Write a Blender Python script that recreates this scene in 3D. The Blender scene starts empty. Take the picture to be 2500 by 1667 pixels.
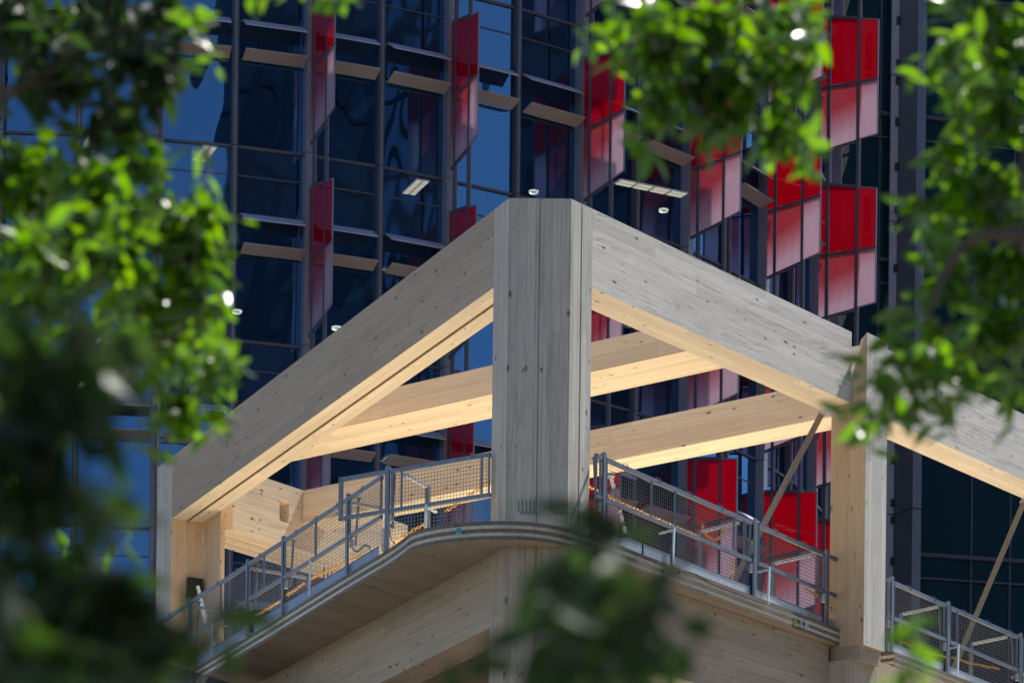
import bpy, bmesh, math, random
from mathutils import Vector, Matrix
import numpy as np
random.seed(11)
C = bpy.context.scene.collection
R_ = math.radians
# ------------------------------------------------------------------ camera, sky, sun, exposure
F, CX, CY, TH = 8520., 1250., 3500., .012
CAM = Vector((0, 0, 1.7))
cd = bpy.data.cameras.new('camera'); cam = bpy.data.objects.new('camera', cd); C.objects.link(cam)
cam.location = CAM; cam.rotation_euler = (R_(90), -TH, 0)
cd.sensor_width = 36; cd.lens = F / 2500 * 36; cd.shift_y = (CY - 833.5) / 2500
cd.clip_start = .1; cd.clip_end = 3000
cd.dof.use_dof = True; cd.dof.focus_distance = 45.5; cd.dof.aperture_fstop = 4.5; cd.dof.aperture_blades = 0
bpy.context.scene.camera = cam
SAZ, SEL = 37.5, 61.   # azimuth from +x towards +y, elevation
sv = Vector((math.cos(R_(SAZ)) * math.cos(R_(SEL)), math.sin(R_(SAZ)) * math.cos(R_(SEL)), math.sin(R_(SEL))))
W = bpy.data.worlds.new('World'); bpy.context.scene.world = W; W.use_nodes = True
nt = W.node_tree; bg = nt.nodes['Background']; sk = nt.nodes.new('ShaderNodeTexSky'); sk.sky_type = 'NISHITA'; sk.sun_disc = False
sk.sun_elevation = R_(SEL); sk.sun_rotation = R_(90 - SAZ); sk.air_density = 1.0; sk.dust_density = .6; sk.ozone_density = 1.6
nt.links.new(sk.outputs[0], bg.inputs[0]); bg.inputs[1].default_value = .1
sl = bpy.data.lights.new('sun', 'SUN'); sun = bpy.data.objects.new('sun', sl); C.objects.link(sun)
sl.energy = 4.6; sl.angle = R_(.53); sl.color = (1, .955, .88); sun.rotation_euler = sv.to_track_quat('Z', 'Y').to_euler(); sun.location = (30, 30, 60)
S = bpy.context.scene
S.view_settings.view_transform = 'Standard'; S.view_settings.look = 'None'; S.view_settings.exposure = .75; S.view_settings.gamma = 1
S.view_settings.use_curve_mapping = False
S.render.engine = 'CYCLES'
S.cycles.max_bounces = 10; S.cycles.diffuse_bounces = 6; S.cycles.glossy_bounces = 4; S.cycles.transmission_bounces = 6; S.cycles.transparent_max_bounces = 16
S.cycles.use_denoising = True
S.cycles.sample_clamp_indirect = 6

# ------------------------------------------------------------------ measuring helpers
def ray(px, py):
    du = (px - CX) / F; dv = (CY - py) / F
    return Vector((du * math.cos(TH) - dv * math.sin(TH), 1, du * math.sin(TH) + dv * math.cos(TH)))
def hitz(px, py, z):
    r = ray(px, py); return CAM + r * ((z - CAM.z) / r.z)
def hitp(px, py, P, n):
    r = ray(px, py); return CAM + r * ((P - CAM).dot(n) / r.dot(n))
def atd(px, py, d):
    return CAM + ray(px, py) * d
def dirv(a): return Vector((math.cos(R_(a)), math.sin(R_(a)), 0))
P2 = Vector((-.229, 45, 0)); P3 = Vector((.575, 45, 0))
l_, li = dirv(114.5), dirv(24.5)
r_, ri = dirv(52), dirv(142)
def PL(s, i, z=0): p = P2 + l_ * s + li * i; p.z = z; return p
def PR(s, i, z=0): p = P3 + r_ * s + ri * i; p.z = z; return p

# ------------------------------------------------------------------ object helpers
def thing(name, label=None, cat=None, loc=(0, 0, 0), group=None, kind=None, parent=None):
    o = bpy.data.objects.new(name, None); C.objects.link(o); o.location = loc; o.empty_display_size = .1
    if parent: o.parent = parent; o.matrix_parent_inverse = Matrix()
    tag(o, label, cat, group, kind); return o
def tag(o, label=None, cat=None, group=None, kind=None):
    if label: o['label'] = label
    if cat: o['category'] = cat
    if group: o['group'] = group
    if kind: o['kind'] = kind
    return o
def wmat(o):
    m = o.matrix_basis.copy(); p = o.parent
    while p: m = p.matrix_basis @ m; p = p.parent
    return m
def mkobj(name, bm, mat, parent=None, org=None, ang=0., rot=None, smooth=False):
    """bm holds world coordinates; the object gets its own frame (origin, heading) so that grain follows it"""
    if org is None:
        v = [x.co for x in bm.verts]
        org = sum(v, Vector()) / max(1, len(v))
    M = Matrix.Translation(org) @ (rot if rot is not None else Matrix.Rotation(R_(ang), 4, 'Z'))
    bmesh.ops.transform(bm, matrix=M.inverted(), verts=bm.verts)
    bmesh.ops.recalc_face_normals(bm, faces=bm.faces)
    me = bpy.data.meshes.new(name); bm.to_mesh(me); bm.free()
    if smooth:
        for f in me.polygons: f.use_smooth = True
    if isinstance(mat, (list, tuple)):
        for m in mat: me.materials.append(m)
    else: me.materials.append(mat)
    o = bpy.data.objects.new(name, me); C.objects.link(o)
    if parent is not None:
        o.parent = parent
        M = wmat(parent).inverted() @ M
    o.matrix_basis = M
    return o
def B(): return bmesh.new()
def hexa(bm, b, t):
    """b, t: 4 bottom and 4 top corners"""
    vs = [bm.verts.new(p) for p in list(b) + list(t)]
    for f in ((3, 2, 1, 0), (4, 5, 6, 7), (0, 1, 5, 4), (1, 2, 6, 5), (2, 3, 7, 6), (3, 0, 4, 7)):
        bm.faces.new([vs[i] for i in f])
    return vs
def prism(bm, pts, z0, z1):
    n = len(pts)
    a = [bm.verts.new((p[0], p[1], z0)) for p in pts]; b = [bm.verts.new((p[0], p[1], z1)) for p in pts]
    bm.faces.new(a[::-1]); bm.faces.new(b)
    for i in range(n):
        j = (i + 1) % n; bm.faces.new((a[i], a[j], b[j], b[i]))
def bev(bm, w=.006):
    e = [x for x in bm.edges if len(x.link_faces) == 2 and x.calc_face_angle(0) > .5]
    bmesh.ops.bevel(bm, geom=e, offset=w, segments=1, affect='EDGES', clamp_overlap=True)
def bar(bm, a, b, w, h=None, up=Vector((0, 0, 1))):
    """rectangular bar from a to b"""
    h = h or w; a = Vector(a); b = Vector(b); d = (b - a).normalized()
    if abs(d.dot(up)) > .98: up = Vector((1, 0, 0)) if isinstance(up, Vector) and abs(up.z) > .9 else Vector((0, 0, 1))
    x = d.cross(up).normalized() * w / 2; y = x.cross(d).normalized() * h / 2
    hexa(bm, [a - x - y, a + x - y, b + x - y, b - x - y], [a - x + y, a + x + y, b + x + y, b - x + y])
def tube(bm, pts, rad, n=8, cap=True):
    pts = [Vector(p) for p in pts]; rings = []
    for i, p in enumerate(pts):
        d = (pts[min(i + 1, len(pts) - 1)] - pts[max(i - 1, 0)]).normalized()
        u = d.orthogonal().normalized() if i == 0 else (u - d * u.dot(d)).normalized()
        v = d.cross(u); rr = rad[i] if isinstance(rad, (list, tuple)) else rad
        rings.append([bm.verts.new(p + (u * math.cos(2 * math.pi * k / n) + v * math.sin(2 * math.pi * k / n)) * rr) for k in range(n)])
    for a, b in zip(rings, rings[1:]):
        for k in range(n): bm.faces.new((a[k], a[(k + 1) % n], b[(k + 1) % n], b[k]))
    if cap: bm.faces.new(rings[0][::-1]); bm.faces.new(rings[-1])

# ------------------------------------------------------------------ materials
def newmat(name):
    m = bpy.data.materials.new(name); m.use_nodes = True; n = m.node_tree
    return m, n, n.nodes['Principled BSDF']
def N(n, t, **k):
    x = n.nodes.new('ShaderNode' + t)
    for a, b in k.items():
        if a.startswith('i_'):
            key = a[2:]; key = int(key) if key.isdigit() else key
            x.inputs[key].default_value = b
        else: setattr(x, a, b)
    return x
def mixc(n, fac, a, b, mode='MIX'):
    x = n.nodes.new('ShaderNodeMix'); x.data_type = 'RGBA'; x.blend_type = mode
    for s, v in ((0, fac), (6, a), (7, b)):
        if hasattr(v, 'is_output'): n.links.new(v, x.inputs[s])
        else: x.inputs[s].default_value = v if s == 0 else (*v, 1) if len(v) == 3 else v
    return x.outputs[2]
def ramp(n, src, stops):
    x = n.nodes.new('ShaderNodeValToRGB'); cr = x.color_ramp
    while len(cr.elements) < len(stops): cr.elements.new(.5)
    for e, (p, c) in zip(cr.elements, stops):
        e.position = p; e.color = (*c, 1) if isinstance(c, tuple) else (c, c, c, 1)
    n.links.new(src, x.inputs[0]); return x.outputs[0]
def mapn(n, src, scale, loc=(0, 0, 0)):
    x = N(n, 'Mapping'); x.inputs['Scale'].default_value = scale; x.inputs['Location'].default_value = loc
    n.links.new(src, x.inputs[0]); return x.outputs[0]
def math_(n, op, a, b=None):
    x = N(n, 'Math', operation=op)
    for i, v in enumerate((a, b)):
        if v is None: continue
        if hasattr(v, 'is_output'): n.links.new(v, x.inputs[i])
        else: x.inputs[i].default_value = v
    return x.outputs[0]
def plain(name, col, rough=.6, metal=0., bump=0., nscale=8., var=.12, spec=.5):
    m, n, p = newmat(name)
    tc = N(n, 'TexCoord'); no = N(n, 'TexNoise', i_Scale=nscale, i_Detail=6., i_Roughness=.65); n.links.new(tc.outputs['Object'], no.inputs[0])
    c = ramp(n, no.outputs[0], [(.3, tuple(x * (1 - var) for x in col)), (.7, tuple(min(1, x * (1 + var)) for x in col))])
    n.links.new(c, p.inputs['Base Color']); p.inputs['Roughness'].default_value = rough; p.inputs['Metallic'].default_value = metal
    p.inputs['Specular IOR Level'].default_value = spec
    if bump:
        b = N(n, 'Bump'); b.inputs['Strength'].default_value = bump; b.inputs['Distance'].default_value = .01
        n.links.new(no.outputs[0], b.inputs['Height']); n.links.new(b.outputs[0], p.inputs['Normal'])
    return m
def wood(name, light, dark, axis='X', board=.14, weather=0., grey=(.4, .385, .36), knot=.9, relief=.25, rough=.62, swirl=0., seed=0., streak=0.):
    """glued spruce: grain along the object's own axis, boards with slight tone steps, knots, checks, weathering"""
    m, n, p = newmat(name); L = n.links.new
    tc = N(n, 'TexCoord'); src = tc.outputs['Object']
    oi = N(n, 'ObjectInfo'); off = N(n, 'CombineXYZ'); L(math_(n, 'MULTIPLY', oi.outputs['Random'], 37.), off.inputs[0]); off.inputs[1].default_value = seed
    if axis != 'X':
        sep = N(n, 'SeparateXYZ'); cmb = N(n, 'CombineXYZ'); L(src, sep.inputs[0])
        o = {'Z': (2, 0, 1), 'Y': (1, 0, 2)}[axis]
        for k in range(3): L(sep.outputs[o[k]], cmb.inputs[k])
        src = cmb.outputs[0]
    raw = src
    va = N(n, 'VectorMath', operation='ADD'); L(src, va.inputs[0]); L(off.outputs[0], va.inputs[1]); src = va.outputs[0]
    sep = N(n, 'SeparateXYZ'); L(raw, sep.inputs[0])
    # board tone
    by = math_(n, 'FLOOR', math_(n, 'DIVIDE', sep.outputs[1], board)); bz = math_(n, 'FLOOR', math_(n, 'DIVIDE', sep.outputs[2], board))
    stag = math_(n, 'MULTIPLY', math_(n, 'SINE', math_(n, 'MULTIPLY', math_(n, 'ADD', by, math_(n, 'MULTIPLY', bz, 3.1)), 12.9)), 2.3)
    bx = math_(n, 'FLOOR', math_(n, 'DIVIDE', math_(n, 'ADD', sep.outputs[0], stag), 2.7))
    cb = N(n, 'CombineXYZ'); L(bx, cb.inputs[0]); L(by, cb.inputs[1]); L(bz, cb.inputs[2])
    wn = N(n, 'TexWhiteNoise', noise_dimensions='3D'); L(cb.outputs[0], wn.inputs['Vector'])
    def edge(c):
        f = math_(n, 'FRACT', math_(n, 'DIVIDE', c, board)); g = math_(n, 'ABSOLUTE', math_(n, 'SUBTRACT', f, .5)); return math_(n, 'GREATER_THAN', g, .5 - .0035 / board)
    seam = math_(n, 'MAXIMUM', edge(sep.outputs[1]), edge(sep.outputs[2]))
    # grain
    ds = N(n, 'TexNoise', i_Scale=1., i_Detail=2.); L(mapn(n, src, (.55, 1.8, 1.8)), ds.inputs[0])
    wv = N(n, 'TexNoise', i_Scale=1., i_Detail=7., i_Roughness=.62); 
    w = N(n, 'VectorMath', operation='MULTIPLY_ADD'); L(ds.outputs['Color'], w.inputs[0]); w.inputs[1].default_value = (.0, .06 + swirl * .35, .06 + swirl * .35); L(src, w.inputs[2])
    L(mapn(n, w.outputs[0], (1.1, 42, 42)), wv.inputs[0])
    g = wv.outputs[0]
    f1 = N(n, 'TexNoise', i_Scale=1., i_Detail=4., i_Roughness=.55, i_Distortion=.6 + swirl); L(mapn(n, w.outputs[0], (.55, 5.5, 5.5), (1, 7, 3)), f1.inputs[0])
    rg = math_(n, 'SUBTRACT', 1., math_(n, 'MULTIPLY', math_(n, 'ABSOLUTE', math_(n, 'SUBTRACT', math_(n, 'FRACT', math_(n, 'MULTIPLY', f1.outputs[0], 7.)), .5)), 2.))
    pt = N(n, 'TexNoise', i_Scale=1., i_Detail=2.); L(mapn(n, src, (.9, 2.4, 2.4), (8, 2, 5)), pt.inputs[0])
    class _W: outputs = [math_(n, 'MULTIPLY', rg, ramp(n, pt.outputs[0], [(.42, .55), (.62, 1.)]))]
    wave = _W
    base = ramp(n, g, [(.33, dark), (.62, light)])
    base = mixc(n, math_(n, 'MULTIPLY', math_(n, 'POWER', wave.outputs[0], 7.), .25 + swirl * .5), base, tuple(c * .62 for c in dark))
    tone = math_(n, 'ADD', math_(n, 'MULTIPLY', wn.outputs[0], .18), .91)
    tn = N(n, 'CombineColor'); 
    for k in range(3): L(tone, tn.inputs[k])
    base = mixc(n, 1., base, tn.outputs[0], 'MULTIPLY')
    if weather:
        wz = N(n, 'TexNoise', i_Scale=.9, i_Detail=5., i_Roughness=.6); L(mapn(n, src, (.6, 1.6, 1.6)), wz.inputs[0])
        gr = ramp(n, g, [(.3, tuple(c * .78 for c in grey)), (.65, grey)])
        gr = mixc(n, math_(n, 'MULTIPLY', math_(n, 'POWER', wave.outputs[0], 5.), .25 + swirl * 1.1), gr, tuple(c * .45 for c in grey))
        gr = mixc(n, 1., gr, tn.outputs[0], 'MULTIPLY')
        fz = ramp(n, wz.outputs[0], [(.5 - .3 * 1, max(0., weather - .22)), (.8, min(1., weather + .22))])
        base = mixc(n, fz, base, gr)
    if streak:
        st = N(n, 'TexNoise', i_Scale=1., i_Detail=4., i_Roughness=.7); L(mapn(n, src, (.5, 7, 7), (3, 1, 2)), st.inputs[0])
        base = mixc(n, ramp(n, st.outputs[0], [(.56, 0.), (.72, streak)]), base, tuple(c * .5 for c in dark))
    base = mixc(n, math_(n, 'MULTIPLY', seam, .3), base, tuple(c * .4 for c in dark))
    # knots
    vo = N(n, 'TexVoronoi', i_Scale=1., i_Randomness=1.); L(mapn(n, src, (4.2, 9.5, 9.5)), vo.inputs['Vector'])
    kc = N(n, 'SeparateColor'); L(vo.outputs['Color'], kc.inputs[0])
    kr = math_(n, 'MULTIPLY', math_(n, 'POWER', kc.outputs[0], 2.4), .175)
    kd = N(n, 'TexNoise', i_Scale=9., i_Detail=2.); L(src, kd.inputs[0])
    kdist = math_(n, 'ADD', vo.outputs['Distance'], math_(n, 'MULTIPLY', math_(n, 'SUBTRACT', kd.outputs[0], .5), .14))
    km = math_(n, 'LESS_THAN', kdist, kr)
    ring = math_(n, 'LESS_THAN', kdist, math_(n, 'MULTIPLY', kr, 1.7))
    base = mixc(n, math_(n, 'MULTIPLY', ring, .35 * knot), base, tuple(c * .55 for c in dark))
    base = mixc(n, math_(n, 'MULTIPLY', km, .85 * knot), base, (.075, .048, .03))
    # checks: short dark cracks along the grain
    ck = N(n, 'TexNoise', i_Scale=1., i_Detail=3., i_Roughness=.5); L(mapn(n, src, (2.6, 70, 70), (5, 9, 1)), ck.inputs[0])
    cm = ramp(n, ck.outputs[0], [(.70, 0.), (.74, .6)])
    base = mixc(n, cm, base, tuple(c * .35 for c in dark))
    L(base, p.inputs['Base Color']); p.inputs['Roughness'].default_value = rough; p.inputs['Specular IOR Level'].default_value = .25
    h = math_(n, 'ADD', math_(n, 'SUBTRACT', math_(n, 'MULTIPLY', g, .5), math_(n, 'MULTIPLY', math_(n, 'POWER', wave.outputs[0], 6.), .25 + swirl)), math_(n, 'MULTIPLY', km, -.4))
    h = math_(n, 'SUBTRACT', h, math_(n, 'MULTIPLY', seam, .5))
    b = N(n, 'Bump'); b.inputs['Strength'].default_value = relief; b.inputs['Distance'].default_value = .006; L(h, b.inputs['Height']); L(b.outputs[0], p.inputs['Normal'])
    return m
FRESH, FRESHD = (.94, .85, .68), (.88, .75, .55)
W_soffit = wood('timber fresh', FRESH, FRESHD, knot=.8)
W_inner = wood('timber honey', (.78, .62, .43), (.68, .50, .31), knot=.9, board=.2)
W_innerZ = wood('timber honey upright', (.72, .54, .35), (.60, .41, .24), axis='Z', board=.3, knot=.7)
W_Lout = wood('timber grey brown', (.50, .375, .265), (.41, .295, .20), weather=.4, grey=(.50, .385, .285), knot=.9, board=.17, swirl=.1)
W_Rout = wood('timber silvered', (.56, .52, .46), (.42, .38, .32), weather=.85, grey=(.82, .78, .71), knot=.9, board=.13, swirl=.4, relief=.5, rough=.8, streak=.5)
W_col = wood('timber column silvered', (.60, .52, .41), (.46, .38, .28), axis='Z', weather=.8, grey=(.62, .55, .46), knot=.85, board=.11, swirl=.25, relief=.5, streak=.45)
W_colR = wood('timber post pale', (.56, .52, .45), (.42, .37, .30), axis='Z', weather=.8, grey=(.76, .73, .66), knot=.8, board=.09, swirl=.2, relief=.5, streak=.4)
W_low = wood('timber dull brown', (.56, .43, .30), (.43, .31, .20), weather=.35, grey=(.46, .39, .31), knot=.9, board=.16, streak=.2)
W_lowZ = wood('timber dull brown upright', (.55, .43, .30), (.42, .31, .21), axis='Z', weather=.3, grey=(.46, .40, .34), knot=.8, board=.1, streak=.3)
W_panel = wood('timber whitened', (.74, .63, .47), (.55, .42, .28), weather=.35, grey=(.72, .66, .56), knot=1., board=.25, relief=.7, streak=.5)
W_layA = wood('ply long grain', (.68, .58, .45), (.54, .44, .33), weather=.5, grey=(.72, .66, .57), knot=.5, board=.3, streak=.5)
W_layB = wood('ply end grain', (.22, .165, .12), (.11, .08, .055), axis='X', weather=.3, grey=(.27, .24, .20), knot=.2, board=.09, streak=.9)
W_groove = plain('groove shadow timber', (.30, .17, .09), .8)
W_deck = wood('deck timber', (.80, .66, .46), (.70, .54, .34), board=.4, knot=.5)
M_galv = plain('galvanised steel', (.17, .195, .235), .42, .55, .15, 30, .3)
M_galvL = plain('galvanised steel bright', (.42, .445, .48), .38, .5, .1, 25, .25)
M_wire = plain('mesh wire', (.15, .155, .165), .5, .4)
M_chain = plain('yellow plastic', (.95, .50, .02), .4)
M_dark = plain('black plastic', (.02, .02, .022), .4)
M_prop = plain('prop tube', (.26, .235, .185), .7, .0, .1, 12, spec=.2)
M_foil = plain('foil duct', (.85, .86, .88), .18, .95, .6, 9)
M_strap = plain('pale strap', (.55, .66, .74), .5)
M_mull = plain('slate mullion', (.072, .080, .110), .45, .2)
M_mullL = plain('lilac grey mullion', (.20, .21, .27), .4, .3)
M_blade = plain('taupe sunshade', (.27, .24, .24), .55)
M_bladeT = plain('sunshade grey', (.42, .43, .52), .45, .2)
M_slate = plain('slate panel', (.055, .068, .10), .5, .1)
M_pier = plain('pier cladding', (.12, .135, .19), .55, .0)
M_pale = plain('pale strip', (.34, .34, .42), .5)
M_concrete = plain('concrete', (.34, .33, .31), .85, 0, .2, 4)
M_ceil = plain('office ceiling', (.26, .28, .30), .8)
M_core = plain('office core', (.10, .11, .13), .8)
M_asph = plain('asphalt', (.05, .05, .052), .9, 0, .3, 20)
M_pave = plain('paving', (.24, .23, .21), .8, 0, .1, 6)
M_bark = plain('bark', (.07, .052, .036), .85, 0, .5, 18, .35)
M_twig = plain('twig', (.09, .085, .035), .7)
def glass(name, tint, refl, rough=.0, trans=.5, wob=.0, gcol=(.24, .54, .95), body=(.012, .02, .035)):
    m, n, p = newmat(name); n.nodes.remove(p); L = n.links.new; out = n.nodes['Material Output']
    tr = N(n, 'BsdfTransparent'); tr.inputs[0].default_value = (*tint, 1)
    gl = N(n, 'BsdfGlossy'); gl.inputs[0].default_value = (*gcol, 1); gl.inputs['Roughness'].default_value = rough
    df = N(n, 'BsdfDiffuse'); df.inputs[0].default_value = (*body, 1)
    fr = N(n, 'Fresnel', i_IOR=1.5)
    if wob:
        tc = N(n, 'TexCoord'); no = N(n, 'TexNoise', i_Scale=.75, i_Detail=1.); L(mapn(n, tc.outputs['Object'], (1, 1, .45)), no.inputs[0])
        b = N(n, 'Bump'); b.inputs['Strength'].default_value = 1.; b.inputs['Distance'].default_value = wob; L(no.outputs[0], b.inputs['Height']); L(b.outputs[0], gl.inputs['Normal'])
    f = math_(n, 'ADD', fr.outputs[0], refl)
    m1 = N(n, 'MixShader'); m1.inputs[0].default_value = 1 - trans; L(tr.outputs[0], m1.inputs[1]); L(df.outputs[0], m1.inputs[2])
    m2 = N(n, 'MixShader'); L(f, m2.inputs[0]); L(m1.outputs[0], m2.inputs[1]); L(gl.outputs[0], m2.inputs[2]); L(m2.outputs[0], out.inputs[0])
    return m
G_vis = glass('tinted window glass', (.20, .30, .38), .24, .0, .8, .02)
G_span = glass('opaque spandrel glass', (.10, .16, .22), .24, .02, .15, .012)
G_far = glass('dark green glass', (.2, .3, .34), .02, .03, .4, .01, (.4, .8, 1.), (.015, .05, .07))
def redglass(name, col, kind):
    m, n, p = newmat(name); n.nodes.remove(p); L = n.links.new; out = n.nodes['Material Output']
    tl = N(n, 'BsdfTranslucent'); tl.inputs[0].default_value = (*col, 1); df = N(n, 'BsdfDiffuse'); df.inputs[0].default_value = (*[c * .8 for c in col], 1)
    gl = N(n, 'BsdfGlossy'); gl.inputs[0].default_value = (1, 1, 1, 1); gl.inputs['Roughness'].default_value = .03
    m1 = N(n, 'MixShader'); m1.inputs[0].default_value = .35; L(tl.outputs[0], m1.inputs[1]); L(df.outputs[0], m1.inputs[2])
    last = m1.outputs[0]
    if kind == 'clear':   # printed dots that thin out towards the lower outer edge
        tr = N(n, 'BsdfTransparent'); tr.inputs[0].default_value = (.80, .55, .60, 1)
        fr = N(n, 'BsdfTranslucent'); fr.inputs[0].default_value = (.85, .80, .92, 1); fd = N(n, 'BsdfDiffuse'); fd.inputs[0].default_value = (.72, .70, .82, 1)
        fm = N(n, 'MixShader'); fm.inputs[0].default_value = .4; L(fr.outputs[0], fm.inputs[1]); L(fd.outputs[0], fm.inputs[2])
        tc = N(n, 'TexCoord'); sp = N(n, 'SeparateXYZ'); L(tc.outputs['Object'], sp.inputs[0])
        # object x runs outwards from the facade (0..1.65 m), z is height over the panel's lower edge (0..1.3 m)
        no = N(n, 'TexNoise', i_Scale=3., i_Detail=4.); L(mapn(n, tc.outputs['Object'], (3, 3, .8)), no.inputs[0])
        a = math_(n, 'SUBTRACT', math_(n, 'ADD', math_(n, 'MULTIPLY', sp.outputs[2], .75), math_(n, 'MULTIPLY', sp.outputs[0], -.22)), math_(n, 'MULTIPLY', math_(n, 'GREATER_THAN', sp.outputs[0], 1.2), .45))
        a = math_(n, 'ADD', a, math_(n, 'MULTIPLY', math_(n, 'SUBTRACT', no.outputs[0], .5), .12))
        red = ramp(n, a, [(.0, .12), (.55, .9)])
        dots = N(n, 'TexVoronoi', i_Scale=52., i_Randomness=0.); L(tc.outputs['Object'], dots.inputs['Vector'])
        mA = N(n, 'MixShader'); L(red, mA.inputs[0]); L(fm.outputs[0], mA.inputs[1]); L(last, mA.inputs[2])
        # part of the panel stays see-through
        see = ramp(n, math_(n, 'ADD', dots.outputs['Distance'], math_(n, 'MULTIPLY', no.outputs[0], .2)), [(.35, .32), (.75, .64)])
        mB = N(n, 'MixShader'); L(see, mB.inputs[0]); L(mA.outputs[0], mB.inputs[1]); L(tr.outputs[0], mB.inputs[2]); last = mB.outputs[0]
    fz = N(n, 'Fresnel', i_IOR=1.45)
    m2 = N(n, 'MixShader'); L(math_(n, 'MULTIPLY', fz.outputs[0], .6), m2.inputs[0]); L(last, m2.inputs[1]); L(gl.outputs[0], m2.inputs[2]); L(m2.outputs[0], out.inputs[0])
    return m
M_red = redglass('red enamelled glass', (.62, .002, .055), 'solid')
M_redc = redglass('red dotted glass', (.60, .03, .05), 'clear')
def emis(name, col, s):
    m, n, p = newmat(name); p.inputs['Base Color'].default_value = (*col, 1); p.inputs['Emission Color'].default_value = (*col, 1); p.inputs['Emission Strength'].default_value = s; return m
M_lamp = emis('lit diffuser', (.85, .95, .85), .09)
def leafmat(name, d, t, gloss=.32, spec=.95):
    m, n, p = newmat(name); L = n.links.new; out = n.nodes['Material Output']
    oi = N(n, 'ObjectInfo'); tc = N(n, 'TexCoord'); geo = N(n, 'NewGeometry')
    no = N(n, 'TexNoise', i_Scale=2.2, i_Detail=2.); L(geo.outputs['Position'], no.inputs[0])
    f = math_(n, 'ADD', math_(n, 'MULTIPLY', no.outputs[0], .7), math_(n, 'MULTIPLY', geo.outputs['Random Per Island'], .45))
    c = ramp(n, f, [(.25, tuple(x * .65 for x in d)), (.8, tuple(x * 1.4 for x in d))]); ct = ramp(n, f, [(.25, tuple(x * .7 for x in t)), (.85, (t[0] * 1.5, t[1] * 1.15, t[2]))])
    L(c, p.inputs['Base Color']); p.inputs['Roughness'].default_value = gloss; p.inputs['Specular IOR Level'].default_value = spec
    tl = N(n, 'BsdfTranslucent'); L(ct, tl.inputs[0]); ad = N(n, 'MixShader'); ad.inputs[0].default_value = .42; L(p.outputs[0], ad.inputs[1]); L(tl.outputs[0], ad.inputs[2]); L(ad.outputs[0], out.inputs[0])
    return m
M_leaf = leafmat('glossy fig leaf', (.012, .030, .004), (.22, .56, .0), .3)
M_leafd = leafmat('shade-darkened leaf', (.014, .032, .014), (.045, .12, .012), .5, .4)  # darker copy of the leaf, shade put into its colour

# ------------------------------------------------------------------ ground
bm = B(); v = [bm.verts.new(p) for p in ((-900, -700, 0), (900, -700, 0), (900, 1100, 0), (-900, 1100, 0))]; bm.faces.new(v)
tag(mkobj('ground', bm, M_asph, org=Vector((0, 0, 0))), kind='structure')
bm = B(); hexa(bm, [(-60, 38, .004), (70, 38, .004), (70, 66, .004), (-60, 66, .004)], [(-60, 38, .13), (70, 38, .13), (70, 66, .13), (-60, 66, .13)])
tag(mkobj('pavement', bm, M_pave), kind='structure')
bm = B(); hexa(bm, [(-60, -6, .004), (70, -6, .004), (70, 12, .004), (-60, 12, .004)], [(-60, -6, .13), (70, -6, .13), (70, 12, .13), (-60, 12, .13)])
tag(mkobj('pavement', bm, M_pave), kind='structure')

# ------------------------------------------------------------------ timber building
ZT, ZB, ZS0, ZS1 = 17.63, 16.61, 13.14, 13.376
timber = thing('timber_building', 'pale glued timber building frame under construction, wedge corner column and beams', 'building', (0, 45, 0))
A = Vector
def lbox(name, s0, s1, i0, i1, z0, z1, mat, parent=timber, sys='L', bv=.009, mats=None):
    Pf = PL if sys == 'L' else PR
    bm = B(); q = [Pf(s0, i0), Pf(s1, i0), Pf(s1, i1), Pf(s0, i1)]
    hexa(bm, [p + A((0, 0, z0)) for p in q], [p + A((0, 0, z1)) for p in q])
    if bv: bev(bm, bv)
    return mkobj(name, bm, mat, parent, org=Pf((s0 + s1) / 2, (i0 + i1) / 2, (z0 + z1) / 2), ang=114.5 if sys == 'L' else 52)
def poly(name, pts, z0, z1, mat, ang, parent=timber, bv=.006):
    bm = B(); prism(bm, pts, z0, z1)
    if bv: bev(bm, bv)
    c = sum((Vector((p[0], p[1], 0)) for p in pts), Vector()) / len(pts); c.z = (z0 + z1) / 2
    return mkobj(name, bm, mat, parent, org=c, ang=ang)
def paintmat(o, normal_test, mi):
    for f in o.data.polygons:
        n = (o.matrix_basis.to_3x3() @ f.normal)
        if normal_test(n): f.material_index = mi
def two(o, m2, test):
    o.data.materials.append(m2); paintmat(o, test, 1)
down = lambda n: n.z < -.5
def out_side(nv): return lambda n: n.dot(nv) > .8
# corner column
mid = P2.lerp(P3, .5)
colpoly = [PL(.46, 0), PL(0, 0), A((mid.x - .006, 45, 0)), A((mid.x - .006, 45.03, 0)), A((mid.x + .006, 45.03, 0)), A((mid.x + .006, 45, 0)), PR(0, 0), PR(.215, 0), PR(.215, .045), PR(.245, .045), PR(.245, 0), PR(.46, 0), PR(.46, .5), PL(.46, .5)]
def column(z0, z1, mats):
    col = poly('column', colpoly, z0, z1, mats[0], 0, bv=.007)
    for m in mats[1:]: col.data.materials.append(m)
    for f in col.data.polygons:
        if f.normal.dot(-ri) > .8: f.material_index = 1
        elif f.normal.dot(-li) > .8: f.material_index = 2
    return col
W_colL = wood('timber column warm', (.64, .53, .42), (.50, .39, .29), axis='Z', weather=.5, grey=(.62, .56, .50), knot=.8, board=.07, relief=.4, streak=.3)
col = column(ZS1, ZT, [W_col, W_colR, W_colL]); col['label'] = 'silvered wedge-cut corner column'
column(.13, ZS0, [W_lowZ, W_lowZ, W_lowZ])
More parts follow.
